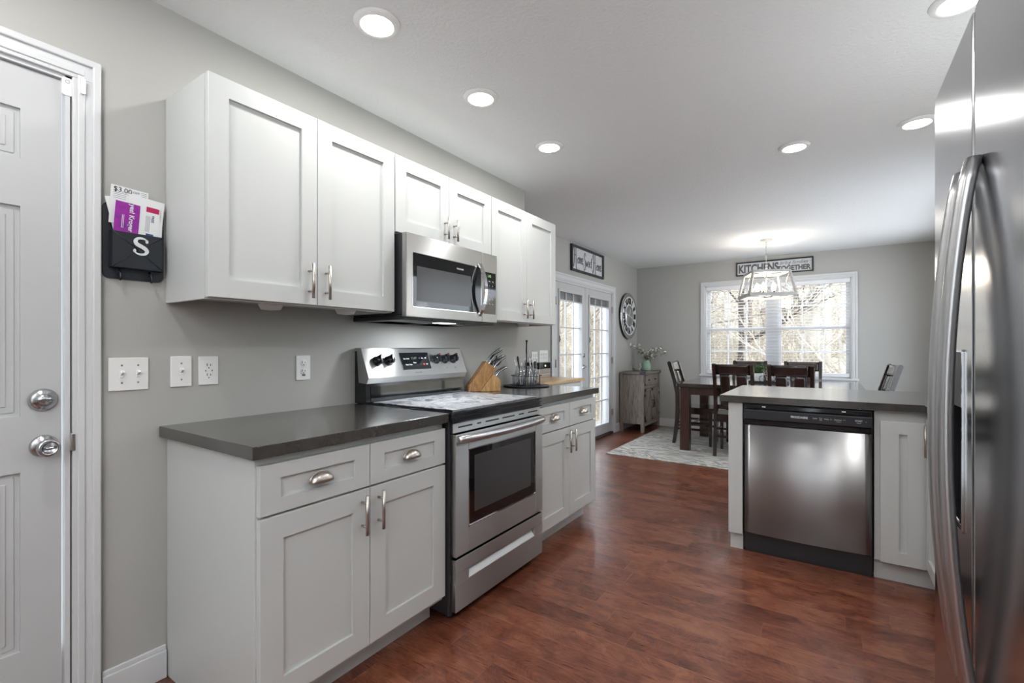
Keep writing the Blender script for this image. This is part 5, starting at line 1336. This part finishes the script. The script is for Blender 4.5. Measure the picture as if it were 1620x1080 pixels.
def branch(b, p, d, l, r, depth, rnd):
    n = 4; pts = [p]; q = p.copy(); dd = d.copy()
    for i in range(n):
        dd = (dd + Vector((rnd.uniform(-.22, .22), rnd.uniform(-.22, .22), rnd.uniform(-.05, .16)))).normalized(); q = q + dd * l / n; pts.append(q.copy())
    b.tube(pts, [r * (1 - .5 * i / n) for i in range(n + 1)], 5 if depth > 1 else 3, cap=False)
    if depth == 0: return
    k = 4 if depth > 1 else 4
    for i in range(k):
        s_ = rnd.uniform(.3, 1.0); idx = min(n, int(s_ * n) + 1); base_ = pts[idx]
        nd = (dd + Vector((rnd.uniform(-1, 1), rnd.uniform(-1, 1), rnd.uniform(-.2, .7))) * .95).normalized()
        branch(b, base_, nd, l * rnd.uniform(.5, .75), r * .45, depth - 1, rnd)
def tree(x, y, h, r, m, lab, grp, seed, lean=0, depth=3, lo=.2):
    rnd = random.Random(seed); b = MB(); z0 = hz(x, y) - .1; pts = []; n = 8
    for i in range(n + 1): pts.append(Vector((x + lean * h * i / n + rnd.uniform(-.08, .08), y + rnd.uniform(-.08, .08), z0 + h * i / n)))
    b.tube(pts, [r * (1 - .75 * i / n) for i in range(n + 1)], 8)
    for i in range(15):
        s_ = rnd.uniform(lo, 1.0); p = pts[min(n, int(s_ * n))]; a_ = rnd.uniform(0, 6.28)
        branch(b, p, Vector((math.cos(a_), math.sin(a_), rnd.uniform(.1, .8))).normalized(), h * rnd.uniform(.16, .28), r * (1 - .7 * s_) * .42, depth - 1, rnd)
    o = b.build('bare_tree', m); tag(o, lab, 'tree', grp)
tree(-.3, 15.5, 9, .10, 'bark_dark', 'dark slender bare tree reaching branches across the left window sash', None, 3, .05)
tree(1.55, 18, 11, .24, 'bark_pale', 'thick pale-barked tree seen through the right window sash', None, 8, .02)
tree(2.5, 15.5, 10, .16, 'bark_pale', 'pale leaning tree at the right edge of the window view', None, 9, -.05)
rnd = random.Random(21)
for i in range(24):
    y = rnd.uniform(17, 34); x = 2.0 - y * rnd.uniform(-.03, .62) + rnd.uniform(-1, 1)
    tree(x, y, rnd.uniform(8, 14), rnd.uniform(.07, .17), 'bark_pale' if i % 3 == 0 else 'bark', 'bare winter tree among the woods behind the house', 'bare trees in the woods', 100 + i)
b = MB(); rnd = random.Random(77)
for i in range(5200):
    y = rnd.uniform(11, 34); x = 2.2 - y * rnd.uniform(-.06, .66); z = hz(x, y); l = rnd.uniform(.5, 2.2)
    d_ = Vector((rnd.uniform(-1, 1), rnd.uniform(-.5, .5), rnd.uniform(.1, 1.4))).normalized(); p = Vector((x, y, z + rnd.uniform(0, 2.2) * rnd.random()))
    m_ = p + d_ * l * .5 + Vector((rnd.uniform(-.15, .15), 0, rnd.uniform(-.1, .2)))
    b.tube([p, m_, p + d_ * l], [.012, .008, .003], 3, cap=False)
o = b.build('brushwood', 'twig'); tag(o, 'dense tangle of pale bare brushwood on the hillside beyond the windows', 'undergrowth', None, 'stuff')
b = MB(); rnd = random.Random(5)
for i in range(900):
    a_ = rnd.uniform(0, 6.28); rr = rnd.random() ** .5 * 1.3; c_ = Vector((-2.6 + rr * math.cos(a_), 17 + rr * math.sin(a_) * .6, hz(-2.6, 17) + 2.2 + rnd.uniform(-1.5, 1.9)))
    b.prism([(0, 0), (.05, .08), (0, .2), (-.05, .08)], 0, .002, Matrix.Translation(c_) @ Matrix.Rotation(rnd.uniform(0, 6.3), 4, 'Z') @ Matrix.Rotation(rnd.uniform(-1.5, 1.5), 4, 'X'))
b.tube([(-2.6, 17, hz(-2.6, 17) - .1), (-2.6, 17, hz(-2.6, 17) + 3.5)], .06, 6)
tag(b.build('evergreen_bush', 'evergreen'), 'yellow-green leafy bush at the left edge of the window view', 'bush')
sh = thing('porch_post', 'white clad post on the deck seen through the left patio door', 'post', (-2.09, 8.6, -1.4))
b = MB(); b.box((-2.20, 8.49, -1.4), (-1.98, 8.71, 2.6), .01)
for k in range(30): b.box((-2.21, 8.48, -1.3 + k * .118), (-1.97, 8.72, -1.195 + k * .118), .004)
b.build('clad_shaft', 'siding', sh)
b = MB(); b.box((-2.25, 8.44, 2.6), (-1.93, 8.76, 2.72), .01); b.build('cap', 'siding', sh)
gr = thing('grill', 'dark covered grill standing on the deck outside the patio doors', 'grill', (-2.4, 6.6, -.05))
b = MB(); b.box((-2.75, 6.3, -.05), (-2.1, 6.9, .55), .02); b.build('grill_cart', 'grill', gr)
b = MB(T(-2.42, 6.6, .55)); b.lathe([(.30, 0), (.30, .12), (.22, .24), (.0, .28)], 20, Matrix.Diagonal((1.05, .95, 1, 1))); b.build('grill_lid', 'grill', gr)
